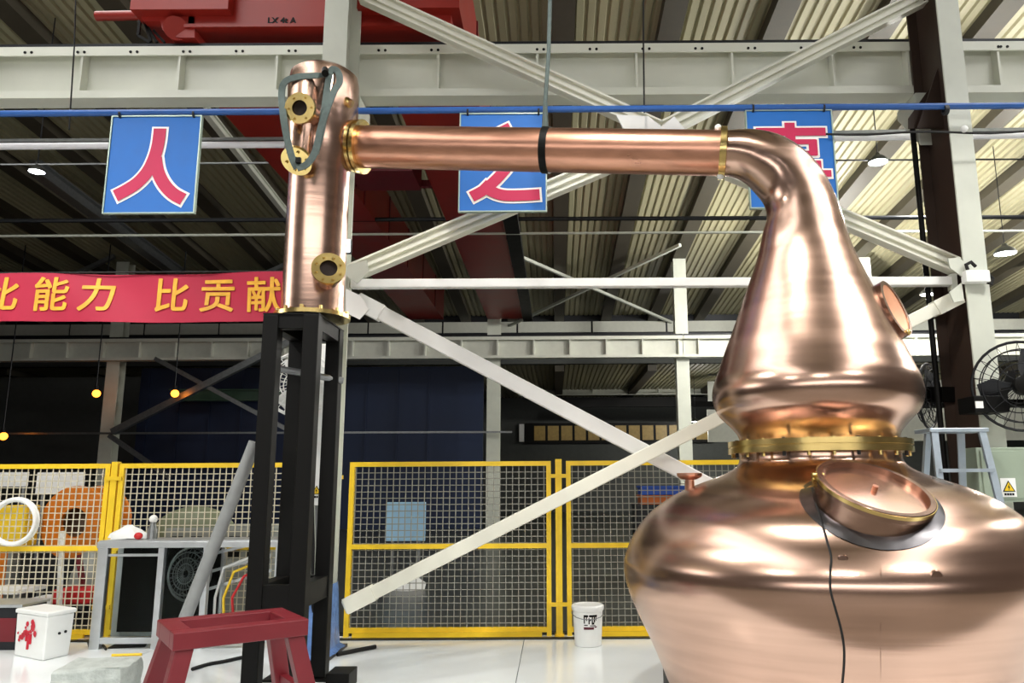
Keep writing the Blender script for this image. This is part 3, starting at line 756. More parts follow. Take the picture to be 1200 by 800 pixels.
# slings over the head
hs = thing('head_sling', tuple(P(352, 195, CYD - .6)), 'grey webbing sling looped over the copper column head', 'sling')
YS = CYD - .58
def strap(pts, wd=.06, th=.012, M=SLING):
    q = crom([tuple(P(a, b, Y)) for a, b, Y in pts], 4); mb = MB(); R = []
    for i, p in enumerate(q):
        p = V(p); d = (V(q[min(i+1, len(q)-1)]) - V(q[max(i-1, 0)])).normalized(); s_ = d.cross(V((0, 1, 0))); s_ = s_.normalized() if s_.length > .05 else V((1,0,0)); n_ = s_.cross(d).normalized()
        R.append([p + s_*wd/2 + n_*th/2, p - s_*wd/2 + n_*th/2, p - s_*wd/2 - n_*th/2, p + s_*wd/2 - n_*th/2])
    mb.rings(R); return mb.build('strap', M, hs, True)
strap([(388,84,CYD-.2),(376,88,YS+.2),(350,90,YS+.1),(334,96,YS+.1),(330,110,YS+.1),(332,135,YS),(336,160,YS),(342,184,YS),(348,197,YS)], .055)
strap([(348,197,YS-.02),(360,192,YS),(370,176,YS),(376,150,YS),(384,125,YS),(392,106,YS+.1),(398,96,YS+.2),(396,84,YS+.3),(388,82,YS+.3),(384,100,YS+.25),(380,130,YS+.1)], .055)
strap([(380,130,YS+.08),(376,155,YS+.04),(369,180,YS+.02)], .06)
MB().cyl(P(381,82,YS+.2), P(381,86,YS+.1), .03, n=10).build('shackle', BLACK, hs, True)
MB().box(P(346,190,YS-.04) , P(352,184,YS-.04) + V((0,.03,0))).build('buckle', BLACK, hs)

# stand
sd = thing('black_stand', (cx0 - .03, CYD, 0), 'tall black square-tube stand carrying the copper column', 'stand')
zt2 = P(341, 368, 6.05).z
XL, XR = P(341, 368, 6.05).x - .225, P(341, 368, 6.05).x + .225
YA, YB = 6.05, 6.80; pw = .125
TL = P(288, 760, 6.05).x + .01; 
for x in (XL, XR):
    for y in (YA, YB):
        xo = x + (pw/2 if x == XL else -pw/2); yo = y + (pw/2 if y == YA else -pw/2)
        MB().box((xo - pw/2, yo - pw/2, .02), (xo + pw/2, yo + pw/2, zt2)).build('post', BLACK, sd, bevel=.008)
        MB().box((xo - .11, yo - .11, 0), (xo + .11, yo + .11, .02)).build('foot_plate', BLACK, sd)
def rail(zc, h=.11):
    for y in (YA + pw/2, YB - pw/2): MB().box((XL + pw, y - .05, zc - h/2), (XR - pw, y + .05, zc + h/2)).build('rail', BLACK, sd)
    for x in (XL + pw/2, XR - pw/2): MB().box((x - .05, YA + pw, zc - h/2), (x + .05, YB - pw, zc + h/2)).build('side_rail', BLACK, sd)
rail(zt2 - .055); rail(P(341, 700, 6.05).z, .17)
MB().box((XL, YA, zt2), (XR, YB, zt2 + .012)).build('top_plate', BLACK, sd)
MB().cyl(P(322, 431, 6.5), P(402, 446, 6.74), .03, n=10).build('cross_pipe', GALV, sd, True)
fb = MB().box((P(386,786,6.46).x, 6.36, 0), (P(413,786,6.46).x, 6.62, .125)).build('ballast_block', BLACK, bevel=.006)
tag(fb, 'low black steel block on the floor beside the stand foot', 'block')
# prop pole
pp = thing('prop_pole', tuple(PZ(180, 815, 0)), 'grey steel prop pole leaning diagonally against the black stand', 'pole')
MB().cyl(PZ(182, 815, .0) + V((0,0,.02)), P(299, 518, 6.2), .05, n=16).build('pole', POLEG, pp, True)
MB().box(PZ(182, 815, 0) + V((-.09, -.09, 0)), PZ(182, 815, 0) + V((.09, .09, .015))).build('foot_plate', GALV, pp)

# ------------------------------------------------------------------ red trestle
TZ = .74
cs = [PZ(172, 726.5, TZ), PZ(217, 741, TZ), PZ(373, 723, TZ), PZ(320, 713, TZ)]
tc = sum(cs, V((0,0,0))) / 4
e1 = ((cs[2] - cs[1]) + (cs[3] - cs[0])).normalized(); e2 = V((-e1.y, e1.x, 0))
l1 = ((cs[2]-cs[1]).length + (cs[3]-cs[0]).length) / 2; l2 = ((cs[1]-cs[0]).length + (cs[2]-cs[3]).length) / 2
ts = thing('red_trestle', (tc.x, tc.y, 0), 'dark red steel trestle with open rectangular top standing before the black stand', 'trestle')
def tp(a, b, z): return V((tc.x, tc.y, 0)) + e1 * a + e2 * b + V((0, 0, z))
W_, H_ = .115, .10
for s_ in (1, -1):
    MB().bar(tp(-l1/2, s_*(l2/2 - W_/2), TZ - H_/2), tp(l1/2, s_*(l2/2 - W_/2), TZ - H_/2), W_, H_).build('top_rail', DKRED, ts, bevel=.006)
    MB().bar(tp(s_*(l1/2 - W_/2), -l2/2 + W_, TZ - H_/2), tp(s_*(l1/2 - W_/2), l2/2 - W_, TZ - H_/2), W_, H_).build('end_rail', DKRED, ts, bevel=.006)
for a in (1, -1):
    for b in (1, -1):
        p = tp(a*(l1/2 - .07), b*(l2/2 - .07), TZ - H_); q = tp(a*(l1/2 + .08), b*(l2/2 + .06), 0)
        MB().bar(p, q, .10, .10, tuple(e2)).build('leg', DKRED, ts, bevel=.006)
for a in (1, -1):
    MB().bar(tp(a*(l1/2 + .02), -l2/2, .28), tp(a*(l1/2 + .02), l2/2, .28), .05, .05).build('stretcher', DKRED, ts)

# ------------------------------------------------------------------ yellow mesh fence
FZT = P(650, 540, YF).z
def fence_panel(pxa, pxb, label, M=WIRE, y=YF, midy=639, rng=(0, 1)):
    xa, xb = P(pxa, 640, y).x, P(pxb, 640, y).x; t = .05; zb2 = .04; zt2_ = FZT; zm = P(650, midy, y).z
    r = thing('mesh_fence', ((xa+xb)/2, y, 0), label, 'fence', 'yellow framed mesh fence panels')
    for z in (zb2 + t/2, zm, zt2_ - t/2): MB().box((xa + t, y - t/2, z - t/2), (xb - t, y + t/2, z + t/2)).build('frame_rail', YEL, r)
    for x in (xa + t/2, xb - t/2): MB().box((x - t/2, y - t/2, 0.0), (x + t/2, y + t/2, zt2_)).build('frame_stile', YEL, r)
    mb = MB(); wr = .0045; x = xa + .065
    while x < xb - .05: mb.bar((x, y, zb2), (x, y, zt2_ - t), wr*2, wr*2); x += .068
    z = zb2 + .09
    while z < zt2_ - .05: mb.bar((xa + t, y + .008, z), (xb - t, y + .008, z), wr*2, wr*2); z += .068
    w_ = mb.build('wire_mesh', M, r); w_['kind'] = 'stuff'
    MB().box((xa + .1, y - .06, .0), (xb - .1, y - .03, .05)).build('kick_strip', YEL, r)
    return r
fence_panel(-118, 122, 'yellow framed wire mesh panel with the white hose coil hung on it')
fence_panel(133, 372, 'yellow framed wire mesh panel behind the aluminium frame cabinet')
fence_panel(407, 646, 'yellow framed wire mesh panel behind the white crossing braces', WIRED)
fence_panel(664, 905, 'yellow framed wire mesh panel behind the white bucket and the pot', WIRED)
def post(px, label):
    x = P(px, 640, YF).x
    r = thing('fence_post', (x, YF, 0), label, 'post')
    MB().box((x - .035, YF - .035, 0), (x + .035, YF + .035, FZT + .02)).build('post', YEL, r, bevel=.004)
    MB().box((x - .05, YF - .14, 0), (x + .05, YF + .14, .012)).build('base_plate', YEL, r)
    for z in (FZT - .16, .32): MB().box((x - .09, YF - .05, z - .02), (x + .09, YF - .026, z + .02)).build('hinge_bar', YEL, r)
    return r
post(127.5, 'yellow fence post beside the aluminium frame cabinet'); post(655, 'yellow fence post near the white bucket'); post(390, 'yellow fence post beside the blue-wrapped column foot')
hc = thing('hose_coil', tuple(P(18, 640, YF - .06)), 'white hose coil hanging on the wire mesh', 'hose')
for k, rr in enumerate((26, 24.5, 25.5)):
    c = P(18, 611, YF - .07); mb = MB(); r_ = S(rr, 18, 611, YF)
    mb.tube([c + V((r_*math.cos(2*math.pi*j/40), -.02*k, r_*math.sin(2*math.pi*j/40))) for j in range(40)], .02, 8, True); mb.build('loop', PLASTIC, hc, True)

# blue film on the column foot
fw_mb = MB(); rr = random.Random(8); R = []
for z, g_ in ((.03, .10), (.06, .05), (.2, .035), (.4, .03), (.58, .025), (.64, .015)):
    ring = []
    for j in range(36):
        a = 2 * math.pi * j / 36; ca, sa = math.cos(a), math.sin(a); k_ = 1 / max(abs(ca), abs(sa)) ** .75
        ring.append(V((-2.29 + ca * k_ * (.125 + g_ + rr.uniform(0, .02)), DC + sa * k_ * (.26 + g_ + rr.uniform(0, .02)), z)))
    R.append(ring)
fw_mb.rings(R, False, False)
tag(fw_mb.build('film_wrap', FILM, smooth=True), 'crumpled blue plastic film wrapped round the column foot', 'film')

# ------------------------------------------------------------------ floor objects
def bucket():
    c = PZ(690, 759, 0); h = .375
    r = thing('plastic_bucket', (c.x, c.y + .14, 0), 'white plastic bucket with dark printed label standing on the white floor', 'bucket')
    o = V((c.x, c.y + .14, 0))
    MB().lathe(o, (0,0,1), [(0, .125), (.005, .132), (h - .05, .148), (h - .04, .158), (h - .02, .158), (h - .02, .15)], 48).build('body', PLASTIC, r, True)
    MB().lathe(o, (0,0,1), [(h - .025, .162), (h, .162), (h + .012, .15), (h + .014, .13), (h + .008, .12), (h + .012, .02)], 48).build('lid', PLASTIC, r, True)
    lb = MB()
    def patch(mb, a0, a1, z0, z1, rr=.0015):
        n = max(1, int((a1 - a0) / .06))
        for k in range(n):
            b0, b1 = a0 + (a1-a0)*k/n, a0 + (a1-a0)*(k+1)/n
            f_ = lambda a, z: o + V((math.sin(a), -math.cos(a), 0)) * (.132 + .016*z/(h-.05) + rr) + V((0,0,z))
            mb.add([f_(b0,z0), f_(b1,z0), f_(b1,z1), f_(b0,z1)], [(0,1,2,3)])
    lab = MB(); patch(lab, -.35, .62, .165, .31); lab.build('label', WHITE, r)
    ink = MB(); rr = random.Random(3)
    for a0, a1, z0, z1 in ((-.32,-.02,.285,.305),(.04,.6,.285,.305),(-.32,-.24,.225,.285),(-.16,-.10,.25,.285),(.0,.08,.22,.275),(.08,.18,.25,.265),(.22,.30,.215,.285),(.36,.46,.235,.285),(.3,.4,.215,.235),(.5,.56,.25,.285),(-.3,-.05,.205,.214),(.1,.5,.2,.208)): patch(ink, a0, a1, z0, z1, .003)
    ink.build('label_print', BLACK, r)
    rd = MB(); patch(rd, -.33, .38, .168, .192, .003); patch(rd, .42, .6, .185, .197, .003); rd.build('label_stripe', mat('label_maroon', '#5A1A2A', .5), r)
    MB().tube([o + V((-.16, 0, h-.06))] + [o + V((.165*math.sin(a), -.165*math.cos(a), h-.06 - .05*math.cos(a))) for a in (-1.3,-.8,-.4,0,.4,.8,1.3)] + [o + V((.16,0,h-.06))], .004, 6).build('handle', GALV, r, True)
bucket()
# white bin with red splash
wb_ = PZ(50, 775, 0); bl, br_ = PZ(14, 768, 0), PZ(83, 767, 0)
hb = .42
u1 = (bl - wb_); u2 = (br_ - wb_)
bn2 = thing('storage_bin', tuple(wb_ + (u1 + u2) / 2), 'white lidded storage bin with a red paint splash', 'bin')
fl_ = .012
def quad(o, a, b, z, g=0.): 
    c = o + (a + b) / 2; return [c + (x - c) * (1 + g) + V((0,0,z)) for x in (o, o + a, o + a + b, o + b)]
mb = MB(); mb.rings([quad(wb_, u1, u2, 0, -.06), quad(wb_, u1, u2, hb - .03, 0)]); mb.build('body', PLASTIC, bn2, bevel=.015)
mb = MB(); mb.rings([quad(wb_, u1, u2, hb - .03, .05), quad(wb_, u1, u2, hb, .06), quad(wb_, u1, u2, hb + .01, .0)]); mb.build('lid', PLASTIC, bn2, bevel=.006)
mb = MB(); rr = random.Random(5); nf = u1.cross(V((0,0,1))).normalized()
if nf.y > 0: nf = -nf
fo = wb_ + u1 * .5
for k in range(26):
    a = rr.gauss(0, .16); z = .24 + rr.gauss(0, .035) + a * -.15; s_ = rr.uniform(.012, .03)
    c = fo + u1 * a * .9 + V((0,0,z)) + nf * .004 - (wb_ + (u1+u2)/2 - fo) * 0
    mb.lathe(c, nf, [(0, s_), (.004, s_ * .8)], 8)
for a, z0, z1 in ((.02, .08, .22), (-.05, .13, .22), (.08, .15, .24)):
    c = fo + u1 * a + nf * .004
    mb.bar(c + V((0,0,z0)), c + V((0,0,z1)), .02, .006)
mb.build('paint_splash', mat('splash_red', '#C3122E', .4, var=.1), bn2)
u2n = u2.cross(V((0,0,1))).normalized(); u2n = u2n if u2n.y < 0 else -u2n
for t_, z in ((.5, .22), (.72, .225)): MB().lathe(wb_ + u2 * t_ + V((0,0,z)) + u2n * .0, u2n, [(-.02, .012), (.004, .012)], 10).build('plug', DKSTEEL, bn2)
# concrete block
cbk = PZ(92, 822, 0)
mb = MB(); rr = random.Random(2)
n1, n2 = 6, 4; R = []
for k, z in enumerate((0, .06, .14, .20, .225)):
    ring = []
    for (a, b) in [(-.5,-.5),(-.2,-.5),(.15,-.5),(.5,-.5),(.5,-.1),(.5,.5),(.1,.5),(-.3,.5),(-.5,.5),(-.5,0)]:
        s_ = 1 if k < 4 else .93
        ring.append(cbk + V((a*.50*s_ + rr.uniform(-.012,.012), .22 + b*.34*s_ + rr.uniform(-.012,.012) + a*.05, z + (rr.uniform(-.02,.02) if k > 2 else 0))))
    R.append(ring)
tag(mb.rings(R).build('concrete_block', CONC, bevel=.01), 'rough chipped grey concrete block on the floor before the white bin', 'block')
# black crate at the left edge
bx = thing('black_crate', tuple(P(0, 760, 7.5)), 'black open crate with red lettering side beside the white bin', 'crate')
a = PZ(-40, 762, 0); b = PZ(18, 762, 0)
MB().box((a.x, a.y, 0), (b.x, a.y + .4, .40)).build('body', DKSTEEL, bx, bevel=.01)
MB().box((a.x - .02, a.y - .02, .40), (b.x + .02, a.y + .42, .43)).build('rim', ALU, bx, bevel=.006)
MB().box((b.x - .2, a.y - .004, .08), (b.x - .03, a.y, .3)).build('panel', DKRED, bx)
# cables and scraps on the floor
def floor_cable(pts, r_, lab, M=BLACKR):
    q = [PZ(a, b, .0) + V((0, 0, r_)) for a, b in pts]
    tag(MB().tube(crom([tuple(p) for p in q], 5), r_, 6).build('floor_cable', M, smooth=True), lab, 'cable')
floor_cable([(225,786),(245,780),(262,777),(285,772),(300,771)], .016, 'black cable on the floor running toward the black stand')
floor_cable([(395,769),(410,766),(440,760)], .02, 'black cable on the floor by the blue-wrapped column foot')
floor_cable([(103,752),(106,760),(112,754),(120,757),(124,762)], .012, 'small tangled black wire on the floor by the frame cabinet')
tag(MB().cyl(PZ(131, 769, 0) + V((0,0,.012)), PZ(166, 768, 0) + V((0,0,.012)), .012, n=8).build('yellow_stick', YEL, smooth=True), 'yellow stick lying on the floor behind the concrete block', 'stick')
mt = MB().prism([PZ(126,760,0), PZ(170,758,0), PZ(175,750,0), PZ(145,750,0)], (0,0,.01)).build('rubber_mat', BLACKR)
tag(mt, 'small black rubber mat on the floor before the frame cabinet', 'mat')
tag(MB().box(PZ(85,752,0), PZ(112,746,0) + V((0,0,.012))).build('wood_offcut', mat('pale_wood', '#CDB79A', .7)), 'pale wooden offcut on the floor beside the white bin', 'wood')

# ------------------------------------------------------------------ aluminium frame cabinet
FY0, FY1 = 7.95, 8.32
xa, xb = P(118, 690, FY0).x, P(325, 690, FY0).x
zt3 = P(200, 634, FY0).z
fc_ = thing('frame_cabinet', ((xa+xb)/2, (FY0+FY1)/2, 0), 'aluminium profile cabinet frame with clear panels and fan inside before the fence', 'cabinet')
uprights = [xa, P(187, 690, FY0).x, P(240, 690, FY0).x, xb]
for i, x in enumerate(uprights):
    for y in (FY0, FY1):
        wd = .10 if i == 0 else .06
        MB().box((x - wd/2, y - .03, 0), (x + wd/2, y + .03, zt3 - .06)).build('upright', ALU, fc_, bevel=.004)
for y in (FY0, FY1):
    MB().box((xa - .06, y - .035, zt3 - .06), (xb + .06, y + .035, zt3)).build('top_rail', ALU, fc_, bevel=.004)
    MB().box((xa, y - .025, .05), (xb, y + .025, .11)).build('bottom_rail', ALU, fc_, bevel=.004)
for x in (xa, xb): MB().box((x - .03, FY0, zt3 - .055), (x + .03, FY1, zt3 - .005)).build('side_rail', ALU, fc_)
MB().box((xa, FY0 - .005, zt3 - .145), (uprights[1], FY0 + .03, zt3 - .12)).build('cross_bar', ALU, fc_)
MB().box((xa - .05, FY0 - .02, zt3), (xb + .05, FY1 + .02, zt3 + .012)).build('top_sheet', ALU, fc_)
MB().box((xa + .02, FY1 - .05, .1), (uprights[1], FY1 - .035, zt3 - .06)).build('interior_shade_sheet', BLACK, fc_)  # black sheets stand in for the shade inside the cabinet
for i in range(2):
    MB().box((uprights[i] + .05, FY0 - .004, .12), (uprights[i+1] - .03, FY0 + .002, zt3 - .07)).build('clear_panel', GLASS, fc_)
MB().box((uprights[1], FY1 - .05, .1), (uprights[2], FY1 - .035, zt3 - .06)).build('interior_shade_sheet', BLACK, fc_)
for k in range(3): MB().tube([P(250 + 12*k, 735, FY0 + .15), P(252 + 10*k, 700, FY0 + .1), P(262 + 12*k, 665 + 5*k, FY0 + .15), P(300, 650 + 9*k, FY0 + .15)], .014, 6).build('hose', [PLASTIC, YEL, MRED][k], fc_, True)
for k in range(3): MB().bar(P(244, 690 - 20*k, FY0 + .2), P(318, 668 - 18*k, FY0 + .2), .03, .03).build('brace_bar', ALU, fc_)

# fan builder
def fan(name, c, nrm, R, label, blades=3, blade_mat=DKSTEEL, guard_mat=FANG, bracket=None):
    nrm = V(nrm).normalized(); c = V(c); a0 = (V((0,0,1)) - nrm*nrm.z).normalized(); b0 = nrm.cross(a0)
    r = thing(name, tuple(c - V((0,0,R))), label, 'fan')
    cp = lambda rad, ang, h: c + (a0*math.cos(ang) + b0*math.sin(ang))*rad + nrm*h
    g = MB()
    for h, rr in ((0., 1.), (.10, .82), (.13, .6), (.14, .38), (-.10, .82), (-.13, .5)):
        g.tube([cp(R*rr, 2*math.pi*j/32, h*R*1.6) for j in range(32)], .006 if h else .014, 5, True)
    for k in range(28):
        a = 2*math.pi*k/28
        g.tube([cp(R*q, a, h*R*1.6) for q, h in ((.15,.145),(.38,.14),(.6,.13),(.82,.10),(1.,0)) ], .003, 4)
        if k % 2 == 0: g.tube([cp(R*q, a, h*R*1.6) for q, h in ((.15,-.15),(.5,-.13),(.82,-.10),(1.,0)) ], .003, 4)
    gd = g.build('guard', guard_mat, r, True); gd['kind'] = 'stuff'
    for k in range(blades):
        a = 2*math.pi*k/blades + .4; top = []; 
        for q, da, hh in ((.14,-.25,.03),(.5,-.42,.06),(.86,-.30,.05),(.9,.2,-.02),(.6,.45,-.06),(.14,.35,-.03)): top.append(cp(R*q, a+da, hh*R*1.5))
        mb = MB(); mb.prism(top, nrm*.006); mb.build('blade', blade_mat, r, True)
    MB().lathe(c, nrm, [(-.35*R*1.4, .12*R), (-.32*R*1.4, .22*R), (-.02, .22*R), (.02, .17*R), (.1*R, .15*R), (.12*R, .01)], 20).build('motor', BLACK, r, True)
    return r
# fan standing inside the cabinet
fan('cabinet_fan', P(222, 672, 8.14), (-.3, -1, .1), .26, 'black fan inside the aluminium frame cabinet', guard_mat=GALV)
# wall fans on the brown-webbed column
f1 = fan('wall_fan', P(1197, 452, 7.0), (.35, 1, .05), S(52, 1197, 452, 7.0), 'black wall fan on a bracket in front of the pale column flange')
MB().box(P(1143, 483, 7.05), P(1182, 463, 7.05) + V((0, .3, 0))).build('bracket', BLACK, f1, bevel=.01)
MB().box(P(1144, 478, 7.04) , P(1152, 470, 7.04) + V((0, .02, 0))).build('switch_plate', WHITE, f1)
MB().bar(P(1172, 470, 7.1), P(1186, 436, 7.05), .09, .07).build('arm', BLACK, f1)
f2_ = fan('wall_fan', P(1088, 464, 8.3), (-.75, .65, .05), S(38, 1088, 464, 8.3), 'dark wall fan on the hidden side of the brown-webbed column beside the copper head')
MB().bar(P(1090, 462, 8.25), P(1112, 462, 7.95), .14, .16).build('bracket', BLACK, f2_)
# white fan behind the black stand
f3 = fan('pedestal_fan', P(352, 450, 7.0), (.3, -1, 0.1), S(38, 352, 450, 7.0), 'white pedestal fan seen through the black stand', blade_mat=PLASTIC, guard_mat=PLASTIC)
c = P(352, 450, 7.06)
MB().cyl((c.x, c.y + .08, .03), (c.x, c.y + .08, c.z), .03, n=12).build('pole', GALV, f3, True)
MB().lathe((c.x, c.y + .08, 0), (0,0,1), [(0, .12), (.03, .12), (.05, .05)], 24).build('base', BLACK, f3, True)

# white electric box behind the stand
eb = thing('electric_box', tuple(P(378, 592, 7.2)), 'narrow white electric box with yellow warning triangle behind the black stand', 'electric box')
a = P(363, 592, 7.25); b = P(392, 404, 7.25)
MB().box((a.x, 7.2, a.z), (b.x, 7.37, b.z)).build('body', PLASTIC, eb, bevel=.008)
def warning(par, c, w_, h_, M=WHITE, back=True):
    if back: MB().box(c + V((-w_/2, 0, -h_/2)), c + V((w_/2, .004, h_/2))).build('warning_label', M, par)
    s_ = w_ * .42; z0 = -h_*.12
    tri = lambda k: [c + V((-s_*k, -.002*k, z0 - s_*.6*k + .3*s_*(k-1)*0)), c + V((s_*k, -.002*k, z0 - s_*.6*k)), c + V((0, -.002*k, z0 + s_*1.15*k))]
    MB().prism([p + V((0,-.002,h_*.1)) for p in tri(1)], (0, .002, 0)).build('warning_border', BLACK, par)
    MB().prism([p + V((0,-.004,h_*.1)) for p in tri(.76)], (0, .002, 0)).build('warning_triangle', YEL, par)
    z = c.z + z0 + h_*.1
    MB().prism([V((c.x + x*s_, c.y - .008, z + y*s_)) for x, y in ((.05,.6),(-.18,.05),(.0,.05),(-.08,-.4),(.18,.18),(.02,.18))], (0, .002, 0)).build('warning_bolt', BLACK, par)
    for k in range(4): MB().box(c + V((-w_*.32 + w_*.17*k, -.004, -h_*.42)), c + V((-w_*.32 + w_*.17*k + w_*.12, 0, -h_*.30))).build('warning_text', BLACK, par)
warning(eb, P(371, 575, 7.195), .11, .15)
for k in range(3): MB().tube([P(366+5*k, 592, 7.3), P(367+5*k, 640, 7.3), P(366+4*k, 690, 7.3), PZ(370+3*k, 772, 0)], .016, 6).build('conduit', [BLACKR, GALV, PLASTIC][k], eb, True)

# ------------------------------------------------------------------ ladder and cabinet behind the pot
ld = thing('step_ladder', (P(1115, 600, 7.0).x, 7.0, 0), 'pale aluminium step ladder standing behind the copper pot', 'ladder')
tz = P(1113, 507, 6.9).z; xl, xr = P(1087, 507, 6.9).x, P(1142, 507, 6.9).x
MB().box((xl - .05, 6.75, tz), (xr + .05, 7.05, tz + .035)).build('platform', ALUBLUE, ld, bevel=.006)
for sx_, x in ((-1, xl), (1, xr)):
    MB().bar((x, 6.78, tz), (x + sx_*.12, 6.45, 0), .06, .03).build('front_leg', ALUBLUE, ld)
    MB().bar((x - sx_*.06, 7.02, tz), (x + sx_*.04, 7.45, 0), .06, .03).build('rear_leg', ALUBLUE, ld)
for k in range(1, 6):
    t_ = k / 6; z = tz * (1 - t_); e = .12 * t_; y = 6.78 - .33 * t_
    MB().box((xl - e, y - .05, z - .015), (xr + e, y + .05, z + .015)).build('step', ALUBLUE, ld)
for z in (.5, 1.2): 
    t_ = 1 - z / tz
    MB().bar((xl + .03, 7.02 + .43*t_, z), (xr - .03, 7.02 + .43*t_, z), .03, .03).build('rear_bar', ALUBLUE, ld)
ec = thing('control_cabinet', (P(1185, 600, 7.1).x, 7.1, 0), 'grey green electric control cabinet with yellow warning triangle behind the pot', 'cabinet')
x0 = P(1147, 560, 7.0).x; z1 = P(1170, 524, 7.0).z; z0 = P(1170, 588, 7.0).z
MB().box((x0, 7.0, z0), (x0 + .95, 7.25, z1)).build('body', CABG, ec, bevel=.008)
MB().box((x0 + .03, 6.985, z0 + .03), (x0 + .92, 7.0, z1 - .03)).build('door', CABG, ec, bevel=.005)
MB().box((x0 + .06, 6.97, z1 - .1), (x0 + .11, 6.985, z1 - .05)).build('lock', BLACK, ec)
for x in (x0 + .06, x0 + .84): MB().box((x, 7.05, 0), (x + .06, 7.2, z0)).build('leg', DKSTEEL, ec)
warning(ec, P(1182, 571, 6.98), .135, .165)
# white box on the column
wb3 = thing('junction_box', tuple(P(1146, 330, 7.3)), 'small white junction box with black cables on the pale column', 'junction box')
MB().box(P(1133, 330, 7.24), P(1160, 316, 7.24) + V((0, .1, 0))).build('body', PLASTIC, wb3, bevel=.008)
MB().tube([P(1134, 316, 7.26), P(1132, 310, 7.26), P(1138, 307, 7.26), P(1143, 312, 7.28)], .018, 8).build('cable', BLACKR, wb3, True)
MB().tube([P(1159, 322, 7.26), P(1164, 326, 7.26), P(1162, 333, 7.26), P(1157, 331, 7.28)], .014, 8).build('cable', BLACKR, wb3, True)
tag(MB().tube([(3.985, 7.97, P(1083, 150, 7.97).z), (3.985, 7.97, 0)], .03, 8).build('drain_pipe', BLACK, smooth=True), 'black pipe running down beside the brown-webbed column', 'pipe')
# beam clamp fitting on the right column
bl_ = MB().sphere(P(1130, 151, 7.0), .035, 12).build('insulator', PLASTIC, smooth=True); tag(bl_, 'small white round insulator on the pale column below the blue pipe', 'insulator')

# ------------------------------------------------------------------ things behind the fence
rl = thing('cable_reel', tuple(P(88, 720, 10.2)), 'orange flanged cable reel machine behind the mesh with the hose coil', 'reel')
c = P(88, 612, 10.9); R_o = S(42, 88, 612, 10.9)
for dy in (0, .55): MB().annulus(c + V((0, dy, 0)), (.1, 1, 0), R_o*.4, R_o, .06, 40).build('flange', ORANGE, rl, True)
MB().annulus(c + V((0, .27, 0)), (.1, 1, 0), R_o*.4, R_o*.62, .5, 32).build('drum', mat('reel_brown', '#6A4A2C', .6), rl, True)
MB().box((c.x - .5, c.y - .1, 0), (c.x + .5, c.y + .7, c.z - R_o + .02)).build('cradle', DKSTEEL, rl)
ob_ = thing('orange_machine', tuple(P(15, 720, 10.6)), 'yellow orange machine body behind the hose coil', 'machine')
a = P(-30, 600, 10.6); MB().box((a.x, 10.6, 0), (P(14, 600, 10.6).x, 10.8, P(0, 640, 10.6).z)).build('body', ORANGE, ob_, bevel=.02)
MB().box((a.x, 10.5, P(0, 640, 10.6).z), (P(36, 600, 10.6).x, 10.8, P(0, 592, 10.6).z)).build('hood', YEL, ob_, bevel=.02)
MB().box((P(14,600,10.6).x, 10.62, 0), (P(20,600,10.6).x, 10.78, P(0, 640, 10.6).z)).build('side_panel', GREYM, ob_)
for px0, px1, y0, y1, lab in ((-30, 33, 570, 553, 'white notice board behind the hose coil'), (41, 99, 579, 553, 'white notice board behind the orange reel')):
    Y = 12.0; a = P(px0, y0, Y); b = P(px1, y1, Y)
    t = thing('notice_board', (0.5*(a.x+b.x), Y, 0), lab, 'board')
    MB().box((a.x, Y, a.z), (b.x, Y + .03, b.z)).build('board', WHITE, t)
    for x in (a.x + .08, b.x - .08): MB().cyl((x, Y + .05, 0), (x, Y + .05, b.z), .02, n=8).build('post', GALV, t)
mc_ = thing('red_cart', (P(88, 700, 9.6).x, 9.6, 0), 'red low cart behind the yellow mesh', 'cart')
a = P(72, 705, 9.3); b = P(118, 688, 9.3)
MB().box((a.x, 9.1, a.z), (b.x, 9.55, b.z)).build('tray', MRED, mc_, bevel=.02)
for x in (a.x + .08, b.x - .08):
    for y in (9.17, 9.48): MB().cyl((x, y - .02, .07), (x, y + .02, .07), .07, n=14).build('wheel', BLACKR, mc_, True)
    MB().box((x - .02, 9.17, .07), (x + .02, 9.48, a.z)).build('strut', DKSTEEL, mc_)
MB().bar(P(98, 690, 9.4), P(92, 650, 9.4), .05, .05).build('handle', DKRED, mc_)
sk = thing('grey_sacks', tuple(P(105, 700, 9.9)), 'grey cloth-covered pile beside the red cart', 'pile')
MB().lathe((P(106,700,10).x, 10.0, 0), (0,0,1), [(0,.28),(.3,.28),(.5,.24),(.75,.12),(.8,.02)], 18).build('cover', GREYM, sk, True)
wpo = thing('white_pole', (P(72,700,8.95).x, 8.95, 0), 'thin white upright pole just behind the mesh', 'pole')
MB().cyl((P(72,700,8.95).x, 8.95, .015), P(73, 622, 8.95), .03, n=10).build('pole', PLASTIC, wpo, True)
MB().box((P(72,700,8.95).x - .1, 8.85, 0), (P(72,700,8.95).x + .1, 9.05, .015)).build('foot', DKSTEEL, wpo)
for px0, px1, zt4, lab, M in ((-20, 28, 690, 'white low workbench behind the white bin', WHITE), (28, 66, 702, 'low pale carton behind the white bin', PLASTIC)):
    a = P(px0, zt4, 9.2); b = P(px1, zt4, 9.2)
    t = thing('low_bench' if M is WHITE else 'carton', ((a.x+b.x)/2, 9.3, 0), lab, 'bench' if M is WHITE else 'box')
    MB().box((a.x, 9.1, a.z - .05), (b.x, 9.6, a.z)).build('top', M, t, bevel=.006)
    for x in (a.x + .04, b.x - .04):
        for y in (9.15, 9.55): MB().box((x - .025, y - .025, 0), (x + .025, y + .025, a.z - .05)).build('leg', GALV, t)
